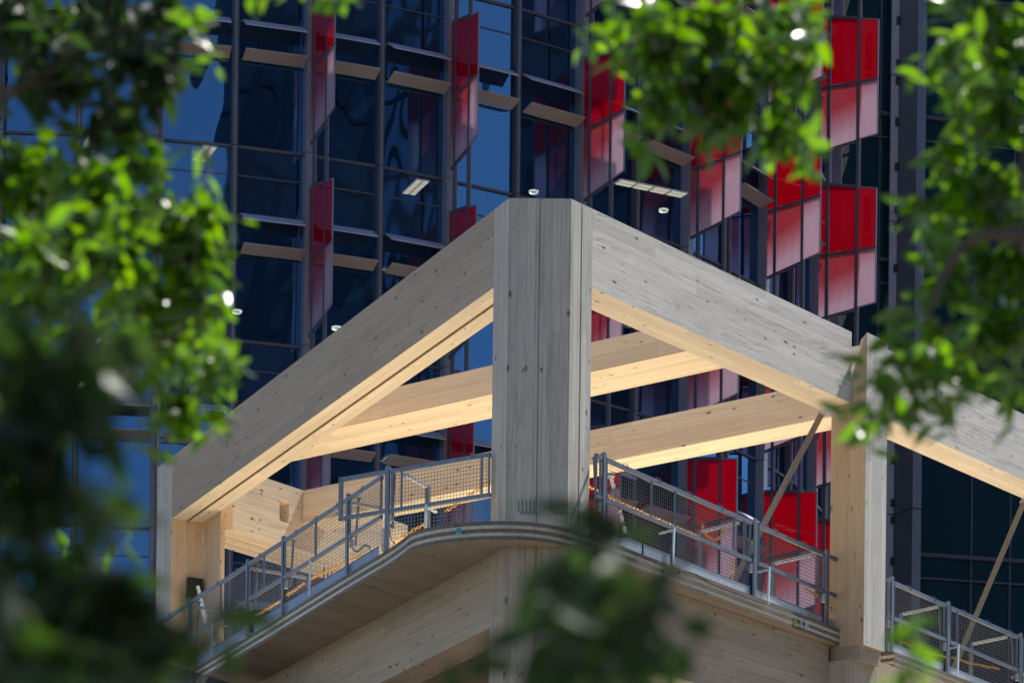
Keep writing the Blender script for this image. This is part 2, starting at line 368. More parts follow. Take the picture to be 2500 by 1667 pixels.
# screws leaning out at the column foot, their shadow streaks built as dark tubes
bm = B()
for k in range(5):
    for x0 in (-.06 + .0, .37):
        x = x0 + k * .05; tube(bm, [(x, 44.992, 13.74), (x, 44.985, 13.60)], .004, 5); tube(bm, [(x, 44.99, 13.60), (x + .08, 44.93, 13.54)], .004, 5)
mkobj('screw_and_shadow', bm, M_dark, timber)['kind'] = 'stuff'
# left upper beam: outer timber, recessed filler, inner timber
for a, b, mt in ((.0, .255, W_Lout), (.31, .55, W_inner)):
    o = lbox('beam', .462, 13.3, a, b, ZB, ZT, mt); two(o, W_soffit, down)
lbox('groove_strip', .462, 13.3, .256, .309, ZB + .05, ZT - .05, W_groove, bv=0)
# left end post with its inner member
o = lbox('post', 13.302, 14.07, 0, .55, .13, ZT, W_innerZ); two(o, W_colL, out_side(-li))
lbox('post', 12.46, 13.30, .553, .62, .13, ZB + .9, W_innerZ)
# right upper beams
o = lbox('beam', .462, 6.708, 0, .54, ZB, ZT, W_Rout, sys='R'); two(o, W_soffit, down); paintmat(o, lambda n: n.dot(ri) > .8, 1)
bm = B(); q = [PR(6.71, 0), PR(6.98, 0), PR(6.98, .3), PR(6.71, .3)]
o = lbox('beam', 7.285, 17, 0.0, .54, ZB, ZT, W_Rout, sys='R'); two(o, W_soffit, down)
# post between the right-hand bays, proud of the beams, its side cut back near the top
def rpost(s, z0, z1):
    bm = B(); q0 = [PR(s, -.26), PR(s + .57, -.26), PR(s + .57, .33), PR(s, .33)]
    zt = z1 - .62
    hexa(bm, [p + A((0, 0, z0)) for p in q0], [p + A((0, 0, zt)) for p in q0])
    q1 = [PR(s, -.26), PR(s + .57, -.26), PR(s + .57, -.003), PR(s + .0, -.003)]; q2 = [PR(s, -.26), PR(s + .57, -.26), PR(s + .57, -.003), PR(s + .24, -.003)]
    hexa(bm, [p + A((0, 0, zt + .0)) for p in q1], [p + A((0, 0, z1)) for p in q2])
    bmesh.ops.remove_doubles(bm, verts=bm.verts, dist=1e-4)
    o = mkobj('post', bm, W_innerZ, timber, org=PR(s, 0, (z0 + z1) / 2), ang=52); two(o, W_colR, out_side(-ri)); return o
rpost(6.71, 13.10, 17.58); rpost(15.6, 13.1, 17.58)
lbox('packing_block', 6.72, 7.27, -.2, .3, 12.9, 13.099, W_low, sys='R')
lbox('post', 6.60, 7.42, -.10, .33, .13, 12.9, W_lowZ, sys='R')
# interior flat beams, fixed between the two edge beams
def isect(s, off):   # point on the line R-system s = const where the left beam's inner side (in = off) is met
    p = PR(s, 0); t = -((p - PL(0, off)).dot(li)) / ri.dot(li); return PR(s, t)
def cross(s0, s1, z0, z1, end=None):
    a, b = (isect(s0, .553), isect(s1, .553)) if end is None else (PR(s0, end), PR(s1, end))
    pts = [PR(s0, .543), PR(s1, .543), b, a]
    o = poly('cross_beam', pts, z0, z1, W_inner, 142); two(o, W_soffit, down); return o
cross(4.88, 5.36, 17.19, 17.625); cross(5.364, 5.84, 17.19, 17.625)
cross(8.43, 9.02, 17.07, 17.62, 12.045)
# back beam with a slot through its web
def back_beam():
    i0 = 12.05; s0, s1, z0, z1 = 6.7, 11.2, 16.61, 17.625
    pr = t_ = hitp(694, 1247, PR(0, i0), ri); sc = (pr - PR(0, i0)).dot(r_); zc = pr.z
    hw, hh, rr = .12, .185, .06
    bm = B(); loop = []
    for cx, cz, a0 in ((hw - rr, hh - rr, 0), (-(hw - rr), hh - rr, 90), (-(hw - rr), -(hh - rr), 180), (hw - rr, -(hh - rr), 270)):
        for k in range(5): a = R_(a0 + 22.5 * k); loop.append((sc + cx + rr * math.cos(a), zc + cz + rr * math.sin(a)))
    def lay(i):
        o = [bm.verts.new(PR(s, i, z)) for s, z in ((s0, z0), (s1, z0), (s1, z1), (s0, z1))]; h = [bm.verts.new(PR(s, i, z)) for s, z in loop]
        ed = [bm.edges.new((a[k], a[(k + 1) % len(a)])) for a in (o, h) for k in range(len(a))]
        bmesh.ops.triangle_fill(bm, edges=ed, use_beauty=True); return o, h
    o1, h1 = lay(i0); o2, h2 = lay(i0 + .2)
    for a, b in ((o1, o2), (h1, h2)):
        for k in range(len(a)): bm.faces.new((a[k], a[(k + 1) % len(a)], b[(k + 1) % len(a)], b[k]))
    o = mkobj('back_beam', bm, W_panel, timber, org=PR((s0 + s1) / 2, i0, 17.1), ang=52); two(o, W_soffit, down)
    for a, b in ((.205, .43), (.47, .72), (.76, .98)):
        q = lbox('back_beam', s0, s1, i0 + a, i0 + b, z0 + .002, z1 - .01, W_inner, sys='R'); two(q, W_soffit, down)
    for a, b in ((.431, .469), (.721, .759)): lbox('groove_strip', s0, s1, i0 + a, i0 + b, z0 + .05, z1 - .05, W_groove, sys='R', bv=0)
back_beam()
# floor plates: five glued layers each
def catmull(pts, n=6):
    out = []
    P = [pts[0]] + pts + [pts[-1]]
    for i in range(1, len(P) - 2):
        for k in range(n):
            t = k / n; a, b, c, d = P[i - 1], P[i], P[i + 1], P[i + 2]
            out.append(.5 * ((2 * b) + (c - a) * t + (2 * a - 5 * b + 4 * c - d) * t * t + (3 * b - a - 3 * c + d) * t ** 3))
    out.append(pts[-1]); return out
def floor_plate(edge, inner, z0, z1, smoothing=True):
    slab = thing('floor_slab', parent=timber); slab.location = (0, 0, 0)
    e = edge; n = 5; h = (z1 - z0) / n
    for k in range(n):
        bm = B(); j = .008 * (k % 2) + .004 * random.random()
        # push alternate layers in by a few millimetres
        ee = []
        for i, p in enumerate(e):
            d = (e[min(i + 1, len(e) - 1)] - e[max(i - 1, 0)]).normalized(); ee.append(p + Vector((-d.y, d.x, 0)) * j)
        prism(bm, ee + inner, z0 + k * h + .0008, z0 + (k + 1) * h - .0008)
        mt = W_layA if k % 2 else W_layB
        if k == n - 1: mt = W_deckB
        ob = mkobj('slab_layer', bm, mt if k else W_layB, slab, org=Vector((0, 45, z0)), ang=114.5 if k % 2 else 52)
        if k == 0: two(ob, W_low, down)
        if k == n - 1: two(ob, W_deck, lambda q: q.z > .5)
    return slab
W_deckB = W_layB
edge1 = [PL(16, -.82), PL(8, -.84), PL(4, -.91), PL(2.66, -.93), PL(2.1, -.93), PL(1.58, -.94), PL(1.1, -.97)]
edge1 += [A((-1.42, 45.22, 0)), A((-1.09, 44.90, 0)), A((-.64, 44.70, 0)), A((-.23, 44.64, 0)), A((.17, 44.70, 0)), A((.58, 44.97, 0)), A((1.13, 45.62, 0)), A((1.75, 46.46, 0)), A((3.30, 48.56, 0)), A((5.10, 51.10, 0))]
edge1 = catmull(edge1, 4)
floor_plate(edge1, [PR(7.67, .7), PR(8.3, .7), PR(8.3, 10.8), PR(3.5, 10.8), PL(16, 1.2)], ZS0, ZS1)
edge2 = [A((5.52, 51.70, 0)), A((6.52, 53.14, 0)), A((11.2, 59.7, 0))]
floor_plate(edge2, [PR(17.4, 10.8), PR(8.32, 10.8), PR(8.32, .45)], ZS0 - .01, ZS1 - .01)
# underside joints of the plates: shallow dark seams
bm = B()
for s in (2.66, 7.12, 11.6):
    bar(bm, PL(s, -.90, ZS0 - .001), PL(s + .62, 0.02, ZS0 - .001), .022, .004)
mkobj('joint_strip', bm, W_groove, timber)
# lower level: edge beams, cross beams, floor
o = lbox('beam', .462, 15.5, .02, .52, 12.2, ZS0 - .003, W_low)
o = lbox('beam', .462, 6.595, .26, .7, 12.0, ZS0 - .003, W_low, sys='R'); two(o, W_soffit, down)
bm = B()
lbox('beam', 7.425, 17, .2, .6, 12.0, ZS0 - .014, W_low, sys='R')
for s in (3.4, 7.4, 11.5):
    a, b = isect(s, .55), isect(s + .7, .55); poly('cross_beam', [PR(s, .61), PR(s + .7, .61), b, a], 12.4, ZS0 - .02, W_low, 142)
floor_plate([p - Vector((0, 0, 0)) for p in edge1], [PR(7.67, .7), PR(17, .7), PR(17, 10.8), PR(3.5, 10.8), PL(16, 1.2)], 8.95, 9.18)
bm = B(); prism(bm, [PR(1, 8.2), PR(16, 9.5), PR(16, 9.8), PR(1, 8.5)], 9.18, 12.9); mkobj('core_wall', bm, M_core, timber)

# ------------------------------------------------------------------ stickers on the slab edge
def sticker(px, py, w, h, mat, label, pl, nn, text=None, lines=0, off=.02):
    P = hitp(px, py, pl, nn); t = thing('sticker', label, 'sticker', P + nn * off)
    x = Vector((0, 0, 1)).cross(nn).normalized(); z = Vector((0, 0, 1)); c = P + nn * off
    bm = B(); hexa(bm, [c - x * w / 2 - z * h / 2, c + x * w / 2 - z * h / 2, c + x * w / 2 - z * h / 2 - nn * .003, c - x * w / 2 - z * h / 2 - nn * .003],
                   [c - x * w / 2 + z * h / 2, c + x * w / 2 + z * h / 2, c + x * w / 2 + z * h / 2 - nn * .003, c - x * w / 2 + z * h / 2 - nn * .003])
    mkobj('backing', bm, mat, t)
    if text:
        for k, s in enumerate(text):
            cu = bpy.data.curves.new('print', 'FONT'); cu.body = s; cu.size = h * .46; cu.align_x = 'CENTER'; cu.offset = .001; cu.materials.append(M_dark)
            tmp = bpy.data.objects.new('tmp', cu); C.objects.link(tmp); me = bpy.data.meshes.new_from_object(tmp.evaluated_get(bpy.context.evaluated_depsgraph_get())); bpy.data.objects.remove(tmp); o = bpy.data.objects.new('print', me); C.objects.link(o); o.parent = t
            Mx = Matrix((x, z, nn)).transposed().to_4x4(); Mx.translation = nn * .004 + z * (h * (.08 - .42 * k)); o.matrix_basis = Mx
    if lines:
        bm = B()
        for k in range(lines): 
            zz = h * (.32 - .64 * k / max(1, lines - 1)); ww = w * random.uniform(.28, .42); bar(bm, c + nn * .003 - x * ww + z * zz, c + nn * .003 + x * ww + z * zz, .004, h * .07)
        mkobj('print', bm, M_dark if lines < 4 else M_blue, t)
    return t
M_teal = plain('teal label', (.20, .62, .62), .5); M_yel = plain('yellow green label', (.55, .62, .04), .5); M_wlab = plain('pale blue label', (.62, .72, .82), .5); M_blue = plain('blue print', (.03, .12, .4), .5)
nfr = Vector((-.12, -1, 0)).normalized()
sticker(1121, 1297, .078, .082, M_teal, 'small teal QC PASS sticker on the curved slab edge left of the corner column', A((-.7, 44.70, 0)), nfr, ('QC', 'PASS'), off=.035)
nR = (-ri); pRe = A((4.2, 49.83, 0))
sticker(1939, 1521, .06, .09, M_yel, 'yellow-green sticker with dark print on the slab edge left of the grey post', pRe, dirv(-36), lines=3, off=.02)
sticker(1953, 1523, .03, .07, M_teal, 'narrow teal sticker between the yellow-green and the pale blue one', pRe, dirv(-36), off=.022)
sticker(1966, 1527, .085, .10, M_wlab, 'pale blue sticker with blue print, nearest the grey post', pRe, dirv(-36), lines=4, off=.024)

# ------------------------------------------------------------------ guard rails
UP = Vector((0, 0, 1))
def px_on(run, px):     # distance along a run where a picture column meets it
    a, d = run; n = Vector((-d.y, d.x, 0)); p = hitp(px, 1400, a, n); return (p - a).dot(d)
def wires(bm, a, d, t0, t1, z0, z1, off, pitch=.051, jit=0.):
    n = max(1, int(round((t1 - t0) / pitch)))
    def stick(p, q):
        dd = (q - p).normalized(); u = dd.orthogonal().normalized(); v = dd.cross(u); w = .0034
        A1 = [bm.verts.new(p + (u * math.cos(k * 2.094) + v * math.sin(k * 2.094)) * w) for k in range(3)]
        B1 = [bm.verts.new(q + (u * math.cos(k * 2.094) + v * math.sin(k * 2.094)) * w) for k in range(3)]
        for k in range(3): bm.faces.new((A1[k], A1[(k + 1) % 3], B1[(k + 1) % 3], B1[k]))
    for i in range(n + 1):
        t = t0 + (t1 - t0) * i / n; p = a + d * t + off; stick(p + UP * z0, p + UP * z1)
    m = max(1, int(round((z1 - z0) / pitch)))
    for i in range(m + 1):
        z = z0 + (z1 - z0) * i / m; stick(a + d * t0 + off * 1.06 + UP * z, a + d * t1 + off * 1.06 + UP * z)
def guard_rail(label, a, d, z0, panels, posts, uprights=(), toe=(), struts=(), arms=(), frames=(), inward=None, H=1.07, toe_m=None, toe_z=None):
    t = thing('guard_rail', label, 'guard rail', A((a.x, a.y, z0)), group='site guard rails of steel and wire mesh along the floor edge')
    n = inward
    for (t0, t1) in panels:
        fr = B(); bar(fr, a + d * t0 + UP * (z0 + H - .05), a + d * t1 + UP * (z0 + H - .05), .045, .055); mkobj('top_rail', fr, M_galv, t)
        fr = B(); bar(fr, a + d * t0 + UP * (z0 + .50), a + d * t1 + UP * (z0 + .50), .042, .05); mkobj('mid_rail', fr, M_galv, t)
        w = B(); wires(w, a, d, t0 + .02, t1 - .02, z0 + .14, z0 + .475, n * .018); wires(w, a, d, t0 + .02, t1 - .02, z0 + .525, z0 + H - .10, n * .018)
        mkobj('wire_mesh', w, M_wire, t)['kind'] = 'stuff'
        for q in (t0 + .02, t1 - .02):
            u = B(); bar(u, a + d * q + UP * (z0 + .525), a + d * q + UP * (z0 + H - .078), .04, .03); mkobj('upright', u, M_galv, t)
        # wire clips curled over the top rail
        for q in np.arange(t0 + .45, t1 - .2, .8):
            u = B(); tube(u, [a + d * q + n * .03 + UP * (z0 + H - .06), a + d * (q + .01) + n * .02 + UP * (z0 + H + .02), a + d * (q + .04) - n * .02 + UP * (z0 + H + .0), a + d * (q + .045) - n * .03 + UP * (z0 + H - .05)], .006, 5); mkobj('clip', u, M_galv, t)
    for q in posts:
        p = a + d * q - n * .012; u = B(); bar(u, p + UP * (z0 - .02), p + UP * (z0 + H + .03), .065, .03, up=n)
        bar(u, p + UP * (z0 + H + .012) + n * .016, p + n * .19 + UP * (z0 + H - .02), .05, .014); mkobj('post', u, M_galv, t)
        u = B(); bar(u, p + n * .16 + UP * (z0 + H - .03), p + n * .12 + UP * (z0 + .4), .05, .03); mkobj('bracket', u, M_galv, t)
        u = B(); bar(u, p + n * .06 + UP * (z0 + .36), p + n * .06 + UP * (z0 + .48), .07, .05); mkobj('clamp', u, M_galvL, t)
    for q in uprights:
        u = B(); bar(u, a + d * q + UP * (z0 + .525), a + d * q + UP * (z0 + H - .078), .045, .03); mkobj('upright', u, M_galv, t)
    for (t0, t1) in toe:
        u = B(); bar(u, a + d * t0 + n * .028 + UP * (z0 + .075), a + d * t1 + n * .028 + UP * (z0 + .075), .006, .15); mkobj('toe_board', u, toe_m or M_galvL, t)
    for q in struts:
        u = B(); p = a + d * q; bar(u, p + UP * (z0 + .50) - n * .03, p - d * .02 + UP * (z0 + .0) - n * .03, .035, .02, up=n); bar(u, p + UP * (z0 + .47) - n * .03, p + n * .2 + UP * (z0 + .45), .05, .02); mkobj('strut', u, M_strap if random.random() < .6 else M_galvL, t)
    for (q, ln) in arms:
        u = B(); p = a + d * q; bar(u, p + UP * (z0 + H - .12), p + n * ln + UP * (z0 + H - .16), .045, .04); mkobj('arm', u, M_galvL, t)
        u = B(); bar(u, p + n * ln + UP * (z0 + H - .14), p + n * ln + UP * (z0 + .02), .05, .05, up=n); mkobj('inner_leg', u, M_galv, t)
    for (t0, t1) in frames:
        u = B(); c0, c1 = a + d * t0 - n * .005, a + d * t1 - n * .005
        bar(u, c0 + UP * (z0 + H - .05), c1 + UP * (z0 + H - .05), .045, .055); bar(u, c0 + UP * (z0 + .50), c1 + UP * (z0 + .50), .042, .05)
        e = c0 if t0 < .01 else c1
        bar(u, e + UP * (z0 + .475), e + UP * (z0 + H - .022), .05, .045, up=n); mkobj('end_frame', u, M_galv, t)
    return t
# left run along the slab edge
aL = PL(14.6, -.83); dL = (PL(1.70, -.905) - aL).normalized(); runL = (aL, dL)
def sL(px): return px_on(runL, px)
pp = [sL(x) for x in (380, 465, 606, 692, 849)]; eL = sL(930)
upx = [sL(x) for x in (540, 645, 770)]
guard_rail('long guard rail on the left slab edge, from the left post to the curved corner', aL, dL, 13.385,
           [(0.1, pp[1] - .04), (pp[1] + .04, pp[2] - .02), (pp[2] + .05, pp[3] - .03), (pp[3] + .04, pp[4] - .04), (pp[4] + .04, eL)], pp, upx,
           toe=[(.1, pp[1] - .05), (pp[1] + .2, pp[2] - .05), (pp[2] + .2, sL(755)), (sL(757), eL - .15)], struts=[sL(525), sL(762)],
           arms=[(pp[1] + .1, .9), (pp[2] + .1, .9), (pp[4] + .1, .6)], inward=li, toe_m=plain('blue grey board', (.25, .31, .42), .5, .2))
# short run across the curve, ending at the column
aK = A((-2.43, 46.58, 0)); dK = (A((-.43, 45.30, 0)) - aK).normalized(); nK = Vector((-dK.y, dK.x, 0))
runK = (aK, dK); kp = px_on(runK, 945)
guard_rail('short guard rail across the curved corner, left of the big column', aK, dK, 13.385, [(kp + .04, (A((-.43, 45.30, 0)) - aK).length)], [kp], [px_on(runK, 978), px_on(runK, 1173)],
           frames=[(.0, kp - .02)], struts=[px_on(runK, 1042)], arms=[(px_on(runK, 985), .55)], inward=nK)
# run right of the column
aR = A((.93, 45.22, 0)); dR = (A((4.36, 50.19, 0)) - aR).normalized(); nR_ = Vector((-dR.y, dR.x, 0)); runR = (aR, dR)
def sR(px): return px_on(runR, px)
guard_rail('long guard rail between the corner column and the grey post with a pale strap', aR, dR, 13.37,
           [(.0, sR(1465)), (sR(1476), sR(1832)), (sR(1850), sR(2011))], [sR(1470), sR(1841), sR(2018)], [sR(1588), sR(1646), sR(1790), sR(1815)],
           toe=[(.1, sR(1570)), (sR(1575), sR(1640)), (sR(1648), sR(1835)), (sR(1850), sR(2012)), (sR(2025), sR(2075))], struts=[sR(1640), sR(1874)],
           arms=[(sR(1803), .62), (sR(1985), .66)], frames=[(sR(2024), sR(2070))], inward=nR_)
a2 = A((5.42, 51.62, 0)); d2 = (A((6.54, 53.29, 0)) - A((5.51, 51.79, 0))).normalized(); n2 = Vector((-d2.y, d2.x, 0)); run2 = (a2, d2)
def s2(px): return px_on(run2, px)
guard_rail('guard rail right of the grey post, running out of the picture', a2, d2, 13.365,
           [(0.0, s2(2172)), (s2(2182), s2(2308)), (s2(2320), s2(2486)), (s2(2500), s2(2600))], [s2(2177), s2(2315), s2(2493)], [s2(2338)],
           toe=[(.0, s2(2310)), (s2(2316), s2(2600))], struts=[s2(2338), s2(2500)], arms=[(s2(2290), .62), (s2(2460), .62)], inward=n2)

# chains
def chain(label, pts, r=.021, wv=.0072):
    bm = B(); pts = [Vector(p) for p in pts]
    path = catmull(pts, 12); L = [0]
    for a, b in zip(path, path[1:]): L.append(L[-1] + (b - a).length)
    s = 0; k = 0
    while s < L[-1] - .01:
        i = max(j for j in range(len(L)) if L[j] <= s); i = min(i, len(path) - 2); f = (s - L[i]) / max(1e-6, L[i + 1] - L[i])
        p = path[i].lerp(path[i + 1], f); d = (path[i + 1] - path[i]).normalized(); u = d.orthogonal().normalized(); v = d.cross(u)
        ang = (k % 2) * 1.57 + random.uniform(-.4, .4); u, v = u * math.cos(ang) + v * math.sin(ang), v * math.cos(ang) - u * math.sin(ang)
        ring = [p + d * (r * 1.5 * math.cos(q * math.pi / 4)) + u * (r * math.sin(q * math.pi / 4)) for q in range(8)] 
        rr = []
        for q in range(8):
            c = ring[q]; rad = (c - p).normalized()
            rr.append([bm.verts.new(c + (rad * math.cos(w * 2.094) + v * math.sin(w * 2.094)) * wv) for w in range(3)])
        for q in range(8):
            for w in range(3): bm.faces.new((rr[q][w], rr[q][(w + 1) % 3], rr[(q + 1) % 8][(w + 1) % 3], rr[(q + 1) % 8][w]))
        s += r * 2.15; k += 1
    o = mkobj('chain', bm, M_chain); tag(o, label, 'chain', 'yellow plastic chains behind the guard rails'); return o
def cp(run, n, px, py, off=.14):
    a, d = run; return hitp(px, py, a + n * off, Vector((-d.y, d.x, 0)))
chain('yellow chain at the far left, hanging steeply low in the mesh', [cp(runL, li, x, y) for x, y in ((575, 1561), (590, 1545), (600, 1528))])
chain('yellow chain along the left guard rail beside the left posts', [cp(runL, li, x, y) for x, y in ((613, 1508), (650, 1487), (690, 1462))])
chain('yellow chain low on the left guard rail, between its middle posts', [cp(runL, li, x, y) for x, y in ((700, 1452), (722, 1438), (742, 1423))])
chain('yellow chain running up behind the mesh to the end of the left guard rail', [cp(runL, li, x, y) for x, y in ((760, 1412), (800, 1392), (860, 1365), (908, 1349))])
chain('yellow chain lying low in the corner, left part of the short guard rail', [cp(runK, nK, x, y, .2) for x, y in ((950, 1327), (975, 1315), (1010, 1293), (1040, 1278))])
chain('yellow chain rising in a straight line towards the corner column', [cp(runK, nK, x, y, .3) for x, y in ((1090, 1246), (1130, 1220), (1165, 1195), (1199, 1170))])
chain('long yellow chain sagging gently right of the corner column', [cp(runR, nR_, x, y, .3) for x, y in ((1438, 1188), (1500, 1218), (1580, 1255), (1640, 1281), (1705, 1308))])
chain('yellow chain hanging in a deep loop from the inner frame', [cp(runR, nR_, x, y, .35) for x, y in ((1715, 1283), (1722, 1302), (1745, 1317), (1765, 1303), (1782, 1273))])
chain('yellow chain hanging straight down beside the sloping prop', [cp(runR, nR_, x, y, .3) for x, y in ((1789, 1369), (1789, 1390), (1788, 1411))])
chain('short yellow chain near the right end of the long right guard rail', [cp(runR, nR_, x, y, .12) for x, y in ((1968, 1437), (1990, 1450), (2020, 1466))])
chain('yellow chain behind the guard rail right of the grey post', [cp(run2, n2, x, y, .2) for x, y in ((2192, 1558), (2240, 1583), (2312, 1604))])
chain('yellow chain at the right edge of the picture, past the second post', [cp(run2, n2, x, y, .2) for x, y in ((2325, 1604), (2370, 1618), (2440, 1632))])

def cable(label, pts, r=.009):
    bm = B(); tube(bm, catmull([Vector(p) for p in pts], 6), r, 6); tag(mkobj('cable', bm, M_dark, smooth=True), label, 'cable')
ep = A((.93, 45.15, 0)); en = Vector((-dR.y, dR.x, 0))
cable('black cable draped along the right slab edge below the toe boards', [hitp(x, y, ep - en * .07, en) for x, y in ((1490, 1328), (1560, 1352), (1650, 1398), (1660, 1392), (1700, 1402), (1745, 1428), (1835, 1462), (1872, 1475), (1880, 1470))])
cable('black cable looping behind the mesh at the end of the left guard rail', [cp(runL, li, x, y, .06) for x, y in ((862, 1340), (872, 1346), (884, 1336), (892, 1330), (902, 1334), (908, 1346))], .012)
cable('thin black lead hanging beside the kinked corner post', [cp(runK, nK, x, y, .05) for x, y in ((953, 1292), (953, 1305), (956, 1318), (964, 1326))], .007)
# props, duct, box
def prop(p, q, label, w=.085):
    bm = B(); d = (q - p).normalized(); x = d.cross(Vector((0, 1, 0))).normalized(); 
    bar(bm, p, q, w, w * .8, up=Vector((0, 1, 0)))
    t = thing('steel_prop', label, 'prop', q); mkobj('tube', bm, M_prop, t)
    bm = B(); bar(bm, p - x * .06 , p + x * .06, .12, .05); mkobj('head_plate', bm, M_galvL, t)
    bm = B(); bar(bm, q - x * .1 , q + x * .1, .16, .02); mkobj('foot_plate', bm, M_galv, t)
def foot(top, px, py, i):
    m_ = hitp(px, py, PR(0, i), ri); d = (m_ - top); return top + d * ((13.42 - top.z) / d.z)
_t = hitz(2006, 1010, 16.58); _t2 = hitz(2500, 1225, 16.58)
prop(_t, foot(_t, 1800, 1403, .95), 'sloping square prop under the right beam, in front of the red fins')
prop(_t2, foot(_t2, 2352, 1575, 1.2), 'sloping square prop beside the dark glass wall at the right edge')
prop(hitz(1490, 1160, 14.9), hitz(1528, 1306, 13.45), 'thin sloping prop just right of the corner column', .05)
pbox = PL(13.3, 0)
bm = B(); c = hitp(472, 1439, pbox, l_) - l_ * .03; hexa(bm, [c + li * a - l_ * b - UP * .17 for a, b in ((-.13, 0), (.13, 0), (.13, .09), (-.13, .09))], [c + li * a - l_ * b + UP * .17 for a, b in ((-.13, 0), (.13, 0), (.13, .09), (-.13, .09))]); bev(bm, .02)
tag(mkobj('junction_box', bm, M_dark), 'black electrical box fixed to the timber post at the left', 'electrical box')
t = thing('foil_duct', 'crinkled silver duct leaning against the left post behind the mesh', 'duct', hitp(500, 1500, PL(12.6, 0), l_))
pl0 = PL(12.6, 0); pts = [hitp(x, y, pl0, l_) for x, y in ((483, 1430), (492, 1462), (498, 1490), (505, 1520), (516, 1556), (530, 1592))]
bm = B(); tube(bm, pts, [.03, .035, .055, .06, .045, .035], 10)
for v in bm.verts: v.co += Vector((random.uniform(-1, 1), random.uniform(-1, 1), random.uniform(-1, 1))) * .006
mkobj('duct', bm, M_foil, t)
# loose timber offcut on the deck near the corner
bm = B(); c = hitz(960, 1296, 13.66); hexa(bm, [c + r_ * a + ri * b - UP * .27 for a, b in ((-.1, 0), (.16, 0), (.16, .12), (-.1, .12))], [c + r_ * a + ri * b + UP * .03 for a, b in ((-.1, 0), (.16, 0), (.16, .12), (-.1, .12))]); bev(bm)
tag(mkobj('timber_block', bm, W_panel, org=c), 'pale timber block on the deck behind the short guard rail', 'timber block')
c = PR(1.9, 5.6, 13.56)
t = thing('timber_stack', 'pale timber panel with upright steel rods behind the left guard rail', 'timber panel', c)
bm = B(); hexa(bm, [c + r_ * a + ri * b - UP * .17 for a, b in ((-.28, 0), (.28, 0), (.28, .12), (-.28, .12))], [c + r_ * a + ri * b + UP * .22 for a, b in ((-.28, 0), (.28, 0), (.28, .12), (-.28, .12))]); bev(bm)
mkobj('block', bm, W_panel, t, org=c)
for k in range(3):
    bm = B(); tube(bm, [c + r_ * (-.2 + k * .08) + ri * .05 + UP * .22, c + r_ * (-.2 + k * .08) + ri * .05 + UP * .48], .009, 6); mkobj('rod', bm, M_dark, t)

# ------------------------------------------------------------------ round office tower with red glass fins
tower = thing('office_tower', 'round dark glass office tower with red glass fins behind the timber frame', 'building', (-8, 86, 0))
# node positions of the facade polygon, walked bay by bay
nodes = {}
Bn = Vector((-4.47, 70.8, 0)); BW = 3.15
heads = {'AB': 15, 'ZA': 5, 'YZ': -5, 'XY': -15, 'BC': 25, 'CD': 32.5, 'DE': 43, 'EF': 54, 'FG': 64, 'GH': 76, 'HI': 88, 'IJ': 100}
pts = {'B': Bn}
for a, b in ('BC', 'CD', 'DE', 'EF', 'FG', 'GH', 'HI', 'IJ'): pts[b] = pts[a] + dirv(heads[a + b]) * {'BC': 3.09, 'CD': 3.245, 'DE': 3.218, 'EF': 3.135}.get(a + b, 3.14)
for a, b in ('AB', 'ZA', 'YZ', 'XY'): pts[a] = pts[b] - dirv(heads[a + b]) * (3.04 if a == 'A' else BW)
ST = 3.9; LV = [30.1 + ST * k for k in (2, 1, 0, -1, -2, -3, -4)]
meshcache = {}
def placed(name, mesh, M, parent):
    o = bpy.data.objects.new(name, mesh); C.objects.link(o); o.parent = parent; o.matrix_basis = wmat(parent).inverted() @ M; return o
def quadmesh(name, w, h, mat, th=.012):
    key = (name, round(w, 3), round(h, 3), mat.name)
    if key not in meshcache:
        bm = B(); hexa(bm, [(0, 0, 0), (w, 0, 0), (w, th, 0), (0, th, 0)], [(0, 0, h), (w, 0, h), (w, th, h), (0, th, h)]); me = bpy.data.meshes.new(name); bm.to_mesh(me); bm.free(); me.materials.append(mat); meshcache[key] = me
    return meshcache[key]
def frameM(p, ang, z): M = Matrix.Rotation(R_(ang), 4, 'Z'); M.translation = Vector((p.x, p.y, z)); return M
seq = ['XY', 'YZ', 'ZA', 'AB', 'BC', 'CD', 'DE', 'EF', 'FG', 'GH', 'HI']
rq = random.Random(5)
